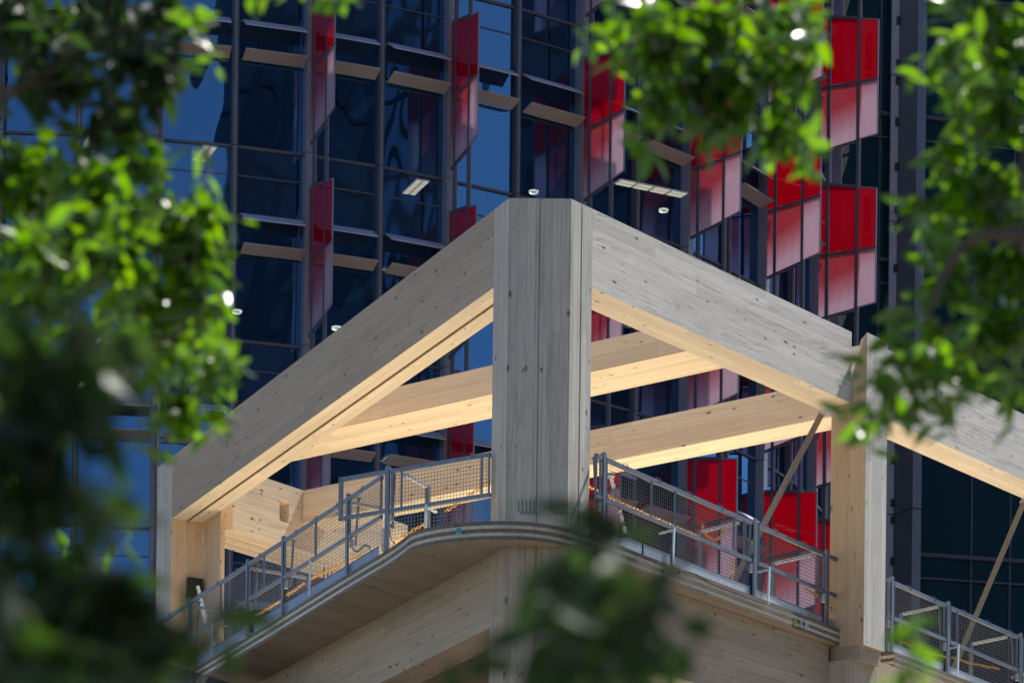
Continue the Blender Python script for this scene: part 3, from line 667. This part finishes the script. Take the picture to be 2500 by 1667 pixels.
for bay in seq:
    a, b = pts[bay[0]], pts[bay[1]]; h = heads[bay]; w = (b - a).length; nrm = dirv(h - 90)
    mid = (a + b) / 2 + nrm * .069
    for half, (p, q) in enumerate(((a, mid), (mid, b))):
        dd = (q - p); ww = dd.length; ha = math.degrees(math.atan2(dd.y, dd.x)); d = dd.normalized(); nn = dirv(ha - 90)
        for Z in LV:
            for nm, z0, z1, mt in (('window_pane', Z - 2.50, Z - .72, G_vis), ('spandrel_pane', Z - ST + .02, Z - 2.56, G_span), ('window_pane', Z - .68, Z - .02, G_vis)):
                tw = rq.uniform(-.35, .35)
                placed(nm, quadmesh(nm, round(ww - .12, 2), z1 - z0, mt), frameM(p + d * .06, ha + tw, z0), tower)
            # transoms
            for zz, ww_, hh_ in ((Z - 2.53, .09, .05), (Z - 3.1, .03, .025), (Z, .08, .035)):
                bm = B(); bar(bm, p + d * .05 + UP * zz, q - d * .05 + UP * zz, ww_, hh_); mkobj('transom', bm, M_mull, tower, ang=ha)
            # two sunshade blades
            i0, i1 = p + d * .14, q - d * (.10 if half else .12)
            for nm, zi, out, dz, mt in (('sunshade', Z + .01, .30, -.20, M_bladeT), ('sunshade', Z - .79, .34, .10, M_blade)):
                bm = B(); A0 = i0 + nn * .06 + UP * zi; A1 = i1 + nn * .06 + UP * zi; o_ = nn * out + UP * dz; th = Vector((0, 0, .022))
                hexa(bm, [A0, A1, A1 + o_, A0 + o_], [A0 + th, A1 + th, A1 + o_ + th, A0 + o_ + th]); mkobj(nm, bm, mt, tower, ang=ha)
    # mullions: heavy pier at the node, slim one between the halves
    for p, hh, wd, dp in ((a, h - 5, .18, .26), (mid, h, .125, .18)):
        nn = dirv(hh - 90); dd = dirv(hh)
        for Z in LV:
            bm = B(); c = p + nn * (dp / 2 - .05); z0, z1 = Z - ST + .01 - 2.53 + ST, Z + ST - 2.545
            q = [c - dd * wd / 2 - nn * dp / 2, c + dd * wd / 2 - nn * dp / 2, c + dd * wd / 2 + nn * dp / 2, c - dd * wd / 2 + nn * dp / 2]
            z0 = Z - 2.53; z1 = z0 + ST - .015
            hexa(bm, [v + UP * z0 for v in q], [v + UP * z1 for v in q]); mkobj('mullion', bm, M_mullL if p is a else M_mull, tower, ang=hh)
            if p is not a:
                bm = B(); bar(bm, c + nn * (dp / 2 + .012) + UP * z0, c + nn * (dp / 2 + .012) + UP * z1, .028, .02, up=nn); mkobj('cover_strip', bm, M_mullL, tower)
# fins
def fin(node, ang, w, top=.35, solid_split=-.9, dz=0.):
    p0 = pts[node]; d = dirv(ang)      # pointing outwards
    nn = Vector((-d.y, d.x, 0)); f = thing('fin', parent=tower, loc=wmat(tower).inverted() @ p0)
    a0 = .16
    def X(t): return p0 + d * (a0 + t * w)
    masts = (.17, .68)
    for t in masts:
        for Z in LV:
            bm = B(); z0 = Z - 2.9; bar(bm, X(t) + nn * .02 + UP * z0, X(t) + nn * .02 + UP * (z0 + ST - .012), .07, .055, up=nn); mkobj('mast', bm, M_mull, f)
            bm = B(); bar(bm, X(t) + nn * .05 + d * .045 + UP * z0, X(t) + nn * .05 + d * .045 + UP * (z0 + ST - .02), .012, .012, up=nn); mkobj('cable', bm, M_mullL, f)
    segs = ((0., .14), (.205, .655), (.705, 1.))
    ang_d = ang
    for Z in LV[:]:
        Z = Z + dz
        def zt(t): return Z + top + .28 * (1 - t)
        def zm(t): return Z - .86
        def zb(t): return Z - 2.12 - .2 * (1 - t)
        for (t0, t1) in segs:
            for nm, f0, f1, mt in (('red_panel', lambda t: zm(t) + .03, zt, M_red), ('dotted_panel', zb, lambda t: zm(t) - .03, M_redc)):
                bm = B(); hexa(bm, [X(t0) + UP * f0(t0), X(t1) + UP * f0(t1), X(t1) + nn * .014 + UP * f0(t1), X(t0) + nn * .014 + UP * f0(t0)],
                               [X(t0) + UP * f1(t0), X(t1) + UP * f1(t1), X(t1) + nn * .014 + UP * f1(t1), X(t0) + nn * .014 + UP * f1(t0)])
                o = mkobj(nm, bm, mt, f, org=Vector((p0.x, p0.y, Z - 2.3)), ang=ang)
        for t1_, fz, ww_, hh_ in ((1, lambda t: zm(t), .045, .04), (.7, lambda t: zt(t) + .03, .05, .07), (.7, lambda t: zb(t) - .035, .05, .05)):
            bm = B(); bar(bm, X(0) + nn * .03 + UP * fz(0), X(t1_) + nn * .03 + UP * fz(t1_), ww_, hh_); mkobj('rail', bm, M_mull, f)
        bm = B()
        bar(bm, X(1.012) + nn * .007 + UP * (zm(1) + .02), X(1.012) + nn * .007 + UP * (zt(1) + .01), .022, .03, up=nn); bar(bm, X(1.012) + nn * .007 + UP * zb(1), X(1.012) + nn * .007 + UP * (zm(1) - .02), .022, .03, up=nn)
        bar(bm, X(.7) + nn * .007 + UP * (zt(.7) + .012), X(1.01) + nn * .007 + UP * (zt(1) + .012), .028, .022); bar(bm, X(.7) + nn * .007 + UP * (zb(.7) - .012), X(1.01) + nn * .007 + UP * (zb(1) - .012), .028, .022)
        mkobj('edge_trim', bm, M_mullL, f)
for nd, an, w in (('Y', -100, 1.5), ('Z', -90, 1.5), ('A', -82, 1.5), ('B', -68.5, 1.5), ('C', -66, 1.42), ('D', -55, 1.46), ('E', -46.5, 1.5), ('F', -44, 1.55), ('G', -25, 1.42)):
    fin(nd, an, w, top=.35 if nd != 'G' else .5)
# floors, ceilings, core
outer = [pts[k] for k in 'XYZABCDEFGHIJ']
back = [Vector((3.0, 100, 0)), Vector((-24, 100, 0)), Vector((-24, 78, 0))]
inner_pts = [p + (Vector((-10.6, 87.7, 0)) - p).normalized() * .25 for p in outer]
for Z in LV:
    bm = B(); prism(bm, inner_pts + back, Z - .62, Z - .1); o = mkobj('floor_plate', bm, M_ceil, tower)
bm = B(); prism(bm, [Vector((-10.6 + 12 * math.cos(R_(a)), 87.7 + 12 * math.sin(R_(a)), 0)) for a in range(0, 360, 20)], 0, 40); mkobj('core', bm, M_core, tower)
ip2 = [p + (Vector((-10.6, 87.7, 0)) - p).normalized() * .02 for p in outer]
bm = B(); prism(bm, ip2 + back, .13, LV[-1] - 2.6); mkobj('lower_storeys', bm, M_slate, tower)
bm = B(); prism(bm, ip2 + back, LV[0] + 1.4, LV[0] + 2.2); mkobj('roof', bm, M_slate, tower)
bm = B(); prism(bm, ip2 + back, LV[0] + 2.2, 76); mkobj('upper_storeys', bm, M_slate, tower)
# interior blinds and partitions read as lighter uprights behind the glass
for bay in seq[2:8]:
    a, b = pts[bay[0]], pts[bay[1]]; nn = dirv(heads[bay] - 90)
    for Z in LV[1:-1]:
        for k in range(3):
            t = rq.random(); c = a.lerp(b, t) - nn * rq.uniform(1.2, 4)
            bm = B(); bar(bm, c + UP * (Z - ST + .0), c + UP * (Z - .64), rq.uniform(.08, .3), .1, up=nn); mkobj('partition', bm, plain_part if False else M_pale if k == 0 else M_core, tower)
# ceiling lights
LM = {}
def office_light(px, py, Z, ang, ln, lb, n=4):
    c = hitz(px, py, Z - .64); t = thing('ceiling_light', 'louvred office ceiling light ' + lb, 'ceiling light', c, group='office ceiling lights')
    d = dirv(ang); n_ = Vector((-d.y, d.x, 0)); w = .26
    bm = B(); hexa(bm, [c - d * ln / 2 - n_ * w / 2 - UP * .02, c + d * ln / 2 - n_ * w / 2 - UP * .02, c + d * ln / 2 + n_ * w / 2 - UP * .02, c - d * ln / 2 + n_ * w / 2 - UP * .02],
                   [c - d * ln / 2 - n_ * w / 2, c + d * ln / 2 - n_ * w / 2, c + d * ln / 2 + n_ * w / 2, c - d * ln / 2 + n_ * w / 2]); mkobj('housing', bm, M_pale, t)
    for k in range(n):
        bm = B(); s = -ln / 2 + ln * (k + .5) / n; e = ln / n * .42
        for q in (-.07, .07):
            cc = c + d * s + n_ * q - UP * .025; hexa(bm, [cc + d * x * e + n_ * y * .05 - UP * .008 for x, y in ((-1, -1), (1, -1), (1, 1), (-1, 1))], [cc + d * x * e + n_ * y * .05 for x, y in ((-1, -1), (1, -1), (1, 1), (-1, 1))])
        mkobj('diffuser', bm, M_lamp, t)
for (px, py, k, an, ln, lb) in ((715, 232, 2, 112, 1.1, 'in the dark pane left of the leftmost clear fin, top row'), (500, 373, 3, 110, .8, 'in the pane beside the upper left tree edge'), (225, 342, 3, 105, 1.1, 'behind the leaves at the upper left'),
        (885, 262, 2, 115, 1.3, 'right of the leftmost clear fin, under the taupe blades'), (1015, 455, 3, 112, .8, 'small, above the left beam near its upper end'), (1195, 300, 2, 120, 1.5, 'right of the second fin, above the column'), (1590, 458, 3, 28, 1.5, 'long one above the right beam'),
        (710, 690, 3, 112, 1.1, 'left of the leftmost clear fin, one storey below the top row'), (880, 712, 3, 115, 1.4, 'just above the left beam, right of the fin'), (925, 672, 3, 115, 1.1, 'showing in the gap between two taupe blades above the left beam'),
        (430, 1078, 4, 112, 1.1, 'beside the top of the left end post'), (930, 1130, 4, 115, 1.3, 'between the cross beams left of the column'), (1540, 1062, 4, 40, 1.3, 'between the cross beams right of the column')):
    office_light(px, py, 30.1 - ST * (k - 2), an, ln, lb)
def downlight(px, py, Z, lb):
    c = hitz(px, py, Z - .65); bm = B(); tube(bm, [c + UP * .01, c - UP * .03], [.10, .085], 14)
    bmesh.ops.delete(bm, geom=[f for f in bm.faces if len(f.verts) > 4], context='FACES_ONLY')
    o = mkobj('downlight', bm, M_lamp); tag(o, 'round downlight ' + lb, 'downlight', 'round downlights in the office ceilings')
for px, py, k, lb in ((308, 268, 2, 'in the blue pane among the upper left leaves'), (576, 312, 2, 'half hidden by a slim mullion near the top left'), (834, 355, 2, 'right of the leftmost clear fin, top row'), (1303, 468, 3, 'just above the corner column'), (1620, 513, 3, 'above the right beam, under the long light'),
        (298, 1170, 4, 'in the blue pane left of the end post'), (578, 760, 4, 'beside a slim mullion above the left beam'), (822, 800, 4, 'close above the left beam')):
    downlight(px, py, 30.1 - ST * (k - 2), lb)

# ------------------------------------------------------------------ dark glass wall on the right with a slate pier
far = thing('glass_office_block', 'dark green glass office block with a tall slate pier, right of the round tower', 'building', (14, 95, 0))
fa = Vector((5.5, 92.5, 0)); fd = dirv(12); fn = dirv(-78)
pp0 = hitp(2183, 800, fa + fn * .9, fn)
for k in range(-3, 12):
    for m_ in range(-2, 5):
        t0 = 4.2 + m_ * 0 ; pass
z00 = [33.2 - 3.9 * k for k in range(-2, 9)]
for zi in z00:
    bm = B(); bar(bm, fa + fd * -3 + fn * .05 + UP * zi, fa + fd * 14 + fn * .05 + UP * zi, .12, .10); mkobj('transom', bm, M_slate, far, ang=12); bm = B(); bar(bm, fa + fd * -3 + fn * .03 + UP * (zi - .62), fa + fd * 14 + fn * .03 + UP * (zi - .62), .06, .05); mkobj('transom', bm, M_slate, far, ang=12)
    t = -3.
    for w in (1.6, 1.1, 1.6, 1.1, 1.6, 1.1, 1.6, 1.1, 1.6, 1.1, 1.6, 1.1, 1.6, 1.1):
        if t + w > 14: break
        if zi - 3.9 > -.5:
            placed('window_pane', quadmesh('window_pane', w - .06, 3.18, G_far), frameM(fa + fd * (t + .03), 12 + rq.uniform(-.5, .5), zi - 3.85), far)
            placed('spandrel_pane', quadmesh('spandrel_pane', w - .06, .52, G_far), frameM(fa + fd * (t + .03), 12 + rq.uniform(-.5, .5), zi - .59), far)
            bm = B(); bar(bm, fa + fd * t + fn * .03 + UP * (zi - 3.9), fa + fd * t + fn * .03 + UP * zi, .05, .06, up=fn); mkobj('mullion', bm, M_slate, far)
        t += w
for zi in z00:
    if zi > 3: bm = B(); hexa(bm, [fa + fd * -3 - fn * .4 + UP * (zi - .6), fa + fd * 14 - fn * .4 + UP * (zi - .6), fa + fd * 14 - fn * 8 + UP * (zi - .6), fa + fd * -3 - fn * 8 + UP * (zi - .6)], [fa + fd * -3 - fn * .4 + UP * (zi - .1), fa + fd * 14 - fn * .4 + UP * (zi - .1), fa + fd * 14 - fn * 8 + UP * (zi - .1), fa + fd * -3 - fn * 8 + UP * (zi - .1)]); mkobj('floor_plate', bm, M_core, far)
bm = B(); hexa(bm, [fa + fd * -3 - fn * 4, fa + fd * 14 - fn * 4, fa + fd * 14 - fn * 9, fa + fd * -3 - fn * 9], [p + UP * 41 for p in (fa + fd * -3 - fn * 4, fa + fd * 14 - fn * 4, fa + fd * 14 - fn * 9, fa + fd * -3 - fn * 9)]); mkobj('core', bm, M_core, far)
# pier
pr0 = hitp(2188, 800, fa + fn * .35, fn); pr1d = dirv(-58)
PW = .78; z = 41.
zj = 1.7 + (3500 + 11 - 185) / 8520 * pr0.y; pr0.z = 0
for k in range(-2, 10):
    z1 = zj + 3.9 * (-k) + 3.9; z0 = z1 - 3.9 + .03
    if z1 < 1: continue
    z0 = max(z0, .13)
    e = pr0 + pr1d * PW; q = dirv(32)
    bm = B(); hexa(bm, [pr0 + UP * z0, e + UP * z0, e + q * .3 + UP * z0, pr0 + q * .3 + UP * z0], [pr0 + UP * z1, e + UP * z1, e + q * .3 + UP * z1, pr0 + q * .3 + UP * z1]); bev(bm, .01); mkobj('pier_panel', bm, M_pier, far, ang=-58)
    bm = B(); hexa(bm, [pr0 - dirv(8) * .21 + UP * z0, pr0 - dirv(8) * .01 + UP * z0, pr0 - dirv(8) * .01 - fn * .08 + UP * z0, pr0 - dirv(8) * .21 - fn * .08 + UP * z0], [pr0 - dirv(8) * .21 + UP * z1, pr0 - dirv(8) * .01 + UP * z1, pr0 - dirv(8) * .01 - fn * .08 + UP * z1, pr0 - dirv(8) * .21 - fn * .08 + UP * z1]); mkobj('pale_strip', bm, M_pale, far)
    for j in (.15, 1.25, 2.45, 3.6):
        bm = B(); c = pr0 - dirv(8) * .04 + fn * .03 + UP * (z1 - j); bar(bm, c - UP * .1, c + UP * .1, .11, .06, up=fn); mkobj('bolt_block', bm, M_dark, far)
    bm = B(); bar(bm, e + UP * z0 + pr1d * .02, e + UP * z1 + pr1d * .02, .03, .05, up=fn); mkobj('edge_strip', bm, M_mullL, far)

# ------------------------------------------------------------------ buildings across the street, seen in the reflections
def refl_block(name, az, dist, w, h, mat1, mat2, label, n=14, vert=True):
    c = Vector((-2, 71, 0)) + Vector((math.sin(R_(az)), -math.cos(R_(az)), 0)) * dist
    f = (Vector((-2, 71, 0)) - c).normalized(); d = Vector((-f.y, f.x, 0)); t = thing(name, label, 'building', c)
    bm = B(); q = [c - d * w / 2, c + d * w / 2, c + d * w / 2 - f * 18, c - d * w / 2 - f * 18]; hexa(bm, q, [p + UP * h for p in q]); mkobj('wall', bm, mat1, t)
    bm = B()
    if vert:
        for k in range(n): p = c - d * w / 2 + d * w * (k + .5) / n + f * .15; bar(bm, p + UP * 2, p + UP * (h - 1), w / n * .35, .3, up=f)
    for k in range(int(h // 4)): bar(bm, c - d * w / 2 + f * .1 + UP * (4 * k + 3), c + d * w / 2 + f * .1 + UP * (4 * k + 3), .2, 1.2 if not vert else .3)
    mkobj('facade_band', bm, mat2, t)
M_rb = plain('reflected dark wall', (.075, .105, .15), .6); M_rb2 = plain('reflected window bands', (.02, .03, .045), .3); M_rs = plain('reflected blue panel', (.30, .42, .62), .6)
refl_block('dark_tower', 32.5, 110, 60, 95, M_rb, M_rb2, 'dark tower block across the street behind the viewer')
refl_block('ribbed_tower', 54, 110, 19, 90, M_rs, M_rb2, 'blue ribbed tower block across the street behind the viewer', 16)
refl_block('dark_tower', 80, 110, 64, 100, M_rb, M_rb2, 'wide dark tower block across the street to the right of the viewer', 12, False)

# ------------------------------------------------------------------ trees
def leaf_mesh(name, ln, wd, mat, fold=.25, curl=.2):
    bm = B(); st = [(0, .05), (.18, .62), (.42, 1.), (.68, .8), (.88, .36), (1., .0)]
    rows = []
    for t, w in st:
        z = -curl * ln * t * t; y = wd / 2 * w
        rows.append([bm.verts.new((ln * t, -y, z + fold * y)), bm.verts.new((ln * t, 0, z)), bm.verts.new((ln * t, y, z + fold * y))] if w > 0.01 else [bm.verts.new((ln * t, 0, z))])
    for a, b in zip(rows, rows[1:]):
        if len(b) == 3:
            bm.faces.new((a[0], a[1], b[1], b[0])); bm.faces.new((a[1], a[2], b[2], b[1]))
        else:
            bm.faces.new((a[0], a[1], b[0])); bm.faces.new((a[1], a[2], b[0]))
    me = bpy.data.meshes.new(name); bm.to_mesh(me); bm.free(); me.materials.append(mat)
    for f in me.polygons: f.use_smooth = True
    return me
def leafset(mat): return [leaf_mesh('leaf', ln, wd, mat, fo, cu) for ln, wd, fo, cu in ((.075, .032, .25, .15), (.06, .03, .35, .3), (.085, .034, .15, .25), (.05, .026, .4, .1))]
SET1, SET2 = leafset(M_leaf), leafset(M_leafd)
rt = random.Random(3)
def rand_leafM(p, outward, scale, up=.55):
    d = (outward.normalized() * .8 + Vector((rt.gauss(0, 1), rt.gauss(0, 1), rt.gauss(0, .8) - .35)) * .75).normalized()
    n = (Vector((rt.gauss(0, .75), rt.gauss(0, .75), up + rt.gauss(0, .6)))); n = (n - d * n.dot(d)).normalized(); y = n.cross(d)
    M = Matrix((d, y, n)).transposed().to_4x4() @ Matrix.Scale(scale, 4); M.translation = p; return M
def tree(label, base, limbs, clumps, sets, cat='tree', name='tree', nobj=290, dens=1.0, big=1.0, shade_crown=(), group=None):
    t = thing(name, label, cat, base, group=group); Mi = wmat(t).inverted()
    bm = B()
    for pth, r0, r1 in limbs:
        pth = catmull([Vector(p) for p in pth], 4); tube(bm, pth, [r0 + (r1 - r0) * i / (len(pth) - 1) for i in range(len(pth))], 8)
    mkobj('trunk', bm, M_bark, t, org=Vector(base), smooth=True)
    allM = []; tw = B()
    jobs = [(atd(px, py, d), Vector((rx * d / F, max(rx, ry) * d / F * .9, ry * d / F)), int(n * dens), sc * big) for (px, py, d, rx, ry, n, sc) in clumps]
    jobs += [(Vector(c), Vector((rr, rr, rr * .5)), n, 1.5) for (c, rr, n) in shade_crown]  # unseen leaf clumps outside the view, added to shade the leaves below
    for (c, rad, n, sc) in jobs:
        # twigs through the clump with leaves set along them
        nt_ = max(3, n // 9); done = 0
        while done < n:
            v = Vector((rt.gauss(0, 1), rt.gauss(0, 1), rt.gauss(0, 1))).normalized() * (rt.random() ** .45)
            tip = c + Vector((v.x * rad.x, v.y * rad.y, v.z * rad.z)); dirn = (v + Vector((rt.gauss(0, .5), rt.gauss(0, .5), rt.gauss(0, .5) - .15))).normalized()
            ln = rt.uniform(.10, .2) * sc; root = tip - dirn * ln
            q = root.lerp(tip, .5) + Vector((0, 0, .01)); tube(tw, [root, q, tip], [.0022 * sc, .0018 * sc, .001 * sc], 4, False)
            for j in range(9):
                f = .15 + .85 * j / 8; p = root.lerp(tip, f); side = dirn.cross(UP)
                if side.length < .01: side = Vector((1, 0, 0))
                o = (side.normalized() * (1 if j % 2 else -1) * .9 + dirn * .6 + Vector((0, 0, -.2)))
                allM.append((p, rand_leafM(p, o, sc * rt.uniform(.75, 1.2)))); done += 1
                if done >= n: break
    mkobj('twigs', tw, M_twig, t)['kind'] = 'stuff'
    allM.sort(key=lambda x: x[0].y + rt.uniform(0, .6))
    for p, M in allM[:nobj]:
        o = bpy.data.objects.new('leaf', rt.choice(sets)); C.objects.link(o); o.parent = t; o.matrix_basis = Mi @ M
    rest = allM[nobj:]
    if rest:
        vs, fs = [], []; cache = [([v.co.copy() for v in me.vertices], [tuple(f.vertices) for f in me.polygons]) for me in sets]
        for p, M in rest:
            cv, cf = rt.choice(cache); o = len(vs); MM = Mi @ M; vs += [MM @ v for v in cv]; fs += [tuple(i + o for i in f) for f in cf]
        me = bpy.data.meshes.new('foliage'); me.from_pydata(vs, [], fs); me.materials.append(sets[0].materials[0])
        for f in me.polygons: f.use_smooth = True
        o = bpy.data.objects.new('foliage', me); C.objects.link(o); o.parent = t; o['kind'] = 'stuff'
    return t
D1 = 8.6
cl = [  # px, py, depth, rx, ry, leaves, scale
    (90, 60, D1, 150, 90, 170, 1), (250, 60, D1 + .4, 130, 90, 150, 1), (380, 40, D1, 90, 60, 70, 1), (130, 190, D1 + .3, 160, 90, 170, 1), (330, 180, D1, 110, 90, 120, 1), (300, 310, D1 + .2, 130, 60, 110, 1),
    (400, 150, D1 - .1, 50, 90, 40, 1), (340, 390, D1, 90, 60, 70, 1), (60, 400, D1, 90, 60, 70, 1), (480, 30, D1 - .4, 50, 30, 16, 1),
    (80, 520, D1, 130, 110, 240, 1), (250, 500, D1 - .2, 120, 90, 210, 1), (230, 620, D1 - .3, 170, 100, 300, 1), (120, 640, D1 - .6, 130, 90, 120, 1), (400, 560, D1, 110, 110, 170, 1), (480, 520, D1 - .1, 50, 60, 40, 1), (480, 640, D1, 70, 90, 90, 1),
    (60, 700, D1 + .2, 130, 100, 150, 1), (350, 740, D1 + .1, 150, 90, 150, 1), (510, 740, D1, 50, 50, 40, 1), (420, 860, D1 + .2, 130, 100, 150, 1), (540, 900, D1 - .1, 60, 60, 60, 1), (440, 1000, D1, 80, 60, 70, 1),
    (250, 900, D1 + .5, 170, 120, 170, 1), (100, 1000, D1 + .4, 140, 140, 130, 1), (60, 1180, D1 + .2, 70, 80, 50, 1), (200, 1380, D1 + .5, 60, 40, 22, 1)]
cl_top = [c for c in cl if c[1] < 330 and c[0] < 440]; cl = [c for c in cl if c not in cl_top]  # upper left clumps split off to take the leaves coloured dark for shade
tree('leafy tree at the left edge with sunlit glossy leaves', (-1.95, 8.8, 0.13),
     [([(-1.95, 8.8, .1), (-1.95, 8.8, 2.2), (-1.8, 8.75, 3.8), (-1.6, 8.7, 4.8), (-1.2, 8.8, 6.0), (-.6, 9.2, 6.8)], .09, .03), ([(-1.8, 8.75, 3.5), (-1.3, 8.7, 4.2), (-.9, 8.65, 4.4), (-.75, 8.6, 4.45)], .014, .004), ([(-1.6, 8.7, 4.8), (-1.1, 8.7, 5.15), (-.9, 8.7, 5.2)], .012, .004)], cl, SET1,
     shade_crown=[((-1.9, 9.0, 5.9), .4, 120)])
tree('tree filling the top left corner, shade put into its leaf colour', (-2.2, 9.3, .13),
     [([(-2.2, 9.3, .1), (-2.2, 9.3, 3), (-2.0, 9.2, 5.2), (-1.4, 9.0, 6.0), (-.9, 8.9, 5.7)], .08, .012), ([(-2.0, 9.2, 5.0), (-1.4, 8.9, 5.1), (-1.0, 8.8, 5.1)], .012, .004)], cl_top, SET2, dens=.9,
     shade_crown=[((-.75, 9.1, 5.85), .3, 170), ((-1.15, 9.1, 5.85), .3, 170)])
D2 = 4.1
cl = [(90, 860, D2 + .6, 110, 110, 50, 1), (300, 870, D2 + .8, 100, 120, 40, 1), (110, 1000, D2, 170, 150, 90, 1), (60, 1250, D2, 110, 170, 80, 1), (150, 1480, D2, 200, 150, 120, 1.), (60, 1600, D2 - .3, 160, 120, 90, 1), (300, 1610, D2, 120, 80, 50, 1), (380, 1630, D2 + .1, 70, 40, 14, 1), (230, 1250, D2 + .3, 70, 90, 20, 1)]
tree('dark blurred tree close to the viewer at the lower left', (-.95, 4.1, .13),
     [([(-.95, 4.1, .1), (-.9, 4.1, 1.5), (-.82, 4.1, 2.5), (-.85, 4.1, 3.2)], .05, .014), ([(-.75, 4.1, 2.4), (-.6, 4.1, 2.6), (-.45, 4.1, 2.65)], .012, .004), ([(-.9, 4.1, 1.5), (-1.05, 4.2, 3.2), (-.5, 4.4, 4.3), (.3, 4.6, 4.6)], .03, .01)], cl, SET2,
     shade_crown=[((.0, 4.5, 4.35), .62, 460), ((.5, 4.8, 4.6), .5, 200), ((-.4, 4.3, 4.1), .3, 90)])
cl = [(1500, 40, D1, 80, 60, 50, 1), (1600, 80, D1 - .2, 90, 80, 90, 1), (1720, 60, D1, 120, 80, 130, 1), (1880, 60, D1 + .2, 110, 70, 120, 1), (1980, 40, D1, 50, 50, 30, 1), (1680, 200, D1, 100, 90, 110, 1), (1830, 190, D1, 110, 80, 120, 1), (1930, 170, D1 - .1, 60, 70, 50, 1),
      (1600, 260, D1 - .1, 60, 50, 40, 1), (1740, 310, D1, 80, 50, 60, 1), (1900, 320, D1, 90, 50, 70, 1.05), (1570, 320, D1 - .2, 22, 40, 9, 1.1), (1970, 370, D1 - .2, 40, 22, 12, 1.1), (880, 6, D1, 26, 16, 8, 1), (640, -6, D1, 60, 14, 10, 1),
      (2400, 30, D1, 110, 60, 90, 1), (2330, 130, D1 - .2, 60, 50, 40, 1.1), (2460, 130, D1, 60, 90, 70, 1), (2340, 230, D1 + .1, 60, 60, 40, 1), (2450, 300, D1, 70, 90, 80, 1), (2320, 400, D1 + .2, 80, 90, 80, 1), (2420, 480, D1, 100, 110, 130, 1), (2300, 540, D1 + .2, 70, 90, 70, 1),
      (2440, 660, D1, 90, 110, 120, 1), (2300, 700, D1, 90, 90, 70, 1), (2420, 820, D1 - .1, 100, 90, 90, 1), (2280, 860, D1, 90, 70, 60, 1), (2180, 820, D1 - .3, 60, 60, 30, 1.), (2130, 900, D1 - .3, 80, 50, 26, 1.), (2250, 970, D1 - .3, 110, 60, 46, 1), (2170, 1010, D1 - .4, 60, 40, 16, 1), (2370, 940, D1 - .3, 80, 60, 40, 1), (2060, 1010, D1 - .5, 30, 40, 7, 1.1), (2480, 980, D1, 40, 70, 26, 1)]
tree('leafy tree hanging in from the top and right edge, sunlit at the top', (2.05, 8.7, .13),
     [([(2.05, 8.7, .1), (2.0, 8.7, 2.5), (1.8, 8.7, 4.4), (1.5, 8.7, 5.4), (.9, 8.65, 5.75), (.4, 8.6, 5.6)], .1, .012), ([(1.9, 8.7, 3.8), (1.5, 8.6, 4.5), (1.1, 8.4, 4.6), (.95, 8.3, 4.35)], .03, .006), ([(.9, 8.65, 5.75), (.6, 8.6, 5.5), (.5, 8.55, 5.2)], .012, .004), ([(1.5, 8.7, 5.4), (1.25, 8.6, 5.0), (1.2, 8.5, 4.6)], .015, .005), ([(1.9, 8.7, 4.9), (.5, 8.7, 5.8), (-.4, 8.65, 5.55), (-.6, 8.6, 5.4)], .014, .004)], cl, SET1, shade_crown=[((1.55, 8.85, 5.0), .26, 50), ((1.75, 8.95, 5.5), .35, 140), ((2.1, 9.2, 6.2), .4, 120)])
D3 = 4.0
cl = [(1398, 1290, D3, 24, 90, 14, .8), (1415, 1400, D3, 40, 60, 16, .9), (1460, 1460, D3, 90, 50, 36, .9), (1530, 1450, D3 + .1, 50, 60, 20, .9), (1420, 1560, D3 - .1, 100, 60, 42, 1), (1510, 1590, D3, 60, 50, 24, 1), (1300, 1540, D3, 50, 30, 12, 1), (1260, 1590, D3 + .1, 26, 60, 9, 1), (1390, 1650, D3, 100, 40, 32, 1)]
tree('dark blurred shoot close to the viewer, in front of the corner column foot', (.1, 4.0, .13),
     [([(.10, 4.0, .1), (.11, 4.0, 1.5), (.1, 4.0, 2.4), (.085, 4.0, 2.6), (.07, 4.0, 2.74)], .02, .003), ([(.11, 4.0, 1.5), (.5, 4.1, 2.0), (.95, 4.2, 3.2), (.8, 4.5, 4.0)], .014, .006)], cl, SET2, cat='sapling', name='sapling', dens=.75,
     shade_crown=[((.75, 4.5, 4.05), .42, 260)])
rt.seed(21)
cl = [(2200, 1662, 5.4, 34, 16, 7, .85), (2220, 1710, 5.4, 50, 16, 14, .9)]
tree('sunlit shoot with a few bright green leaves at the lower right edge', (.62, 5.4, .13),
     [([(.62, 5.4, .1), (.615, 5.4, 1.6), (.605, 5.4, 2.85)], .014, .003)], cl, SET1, cat='sapling', name='sapling')
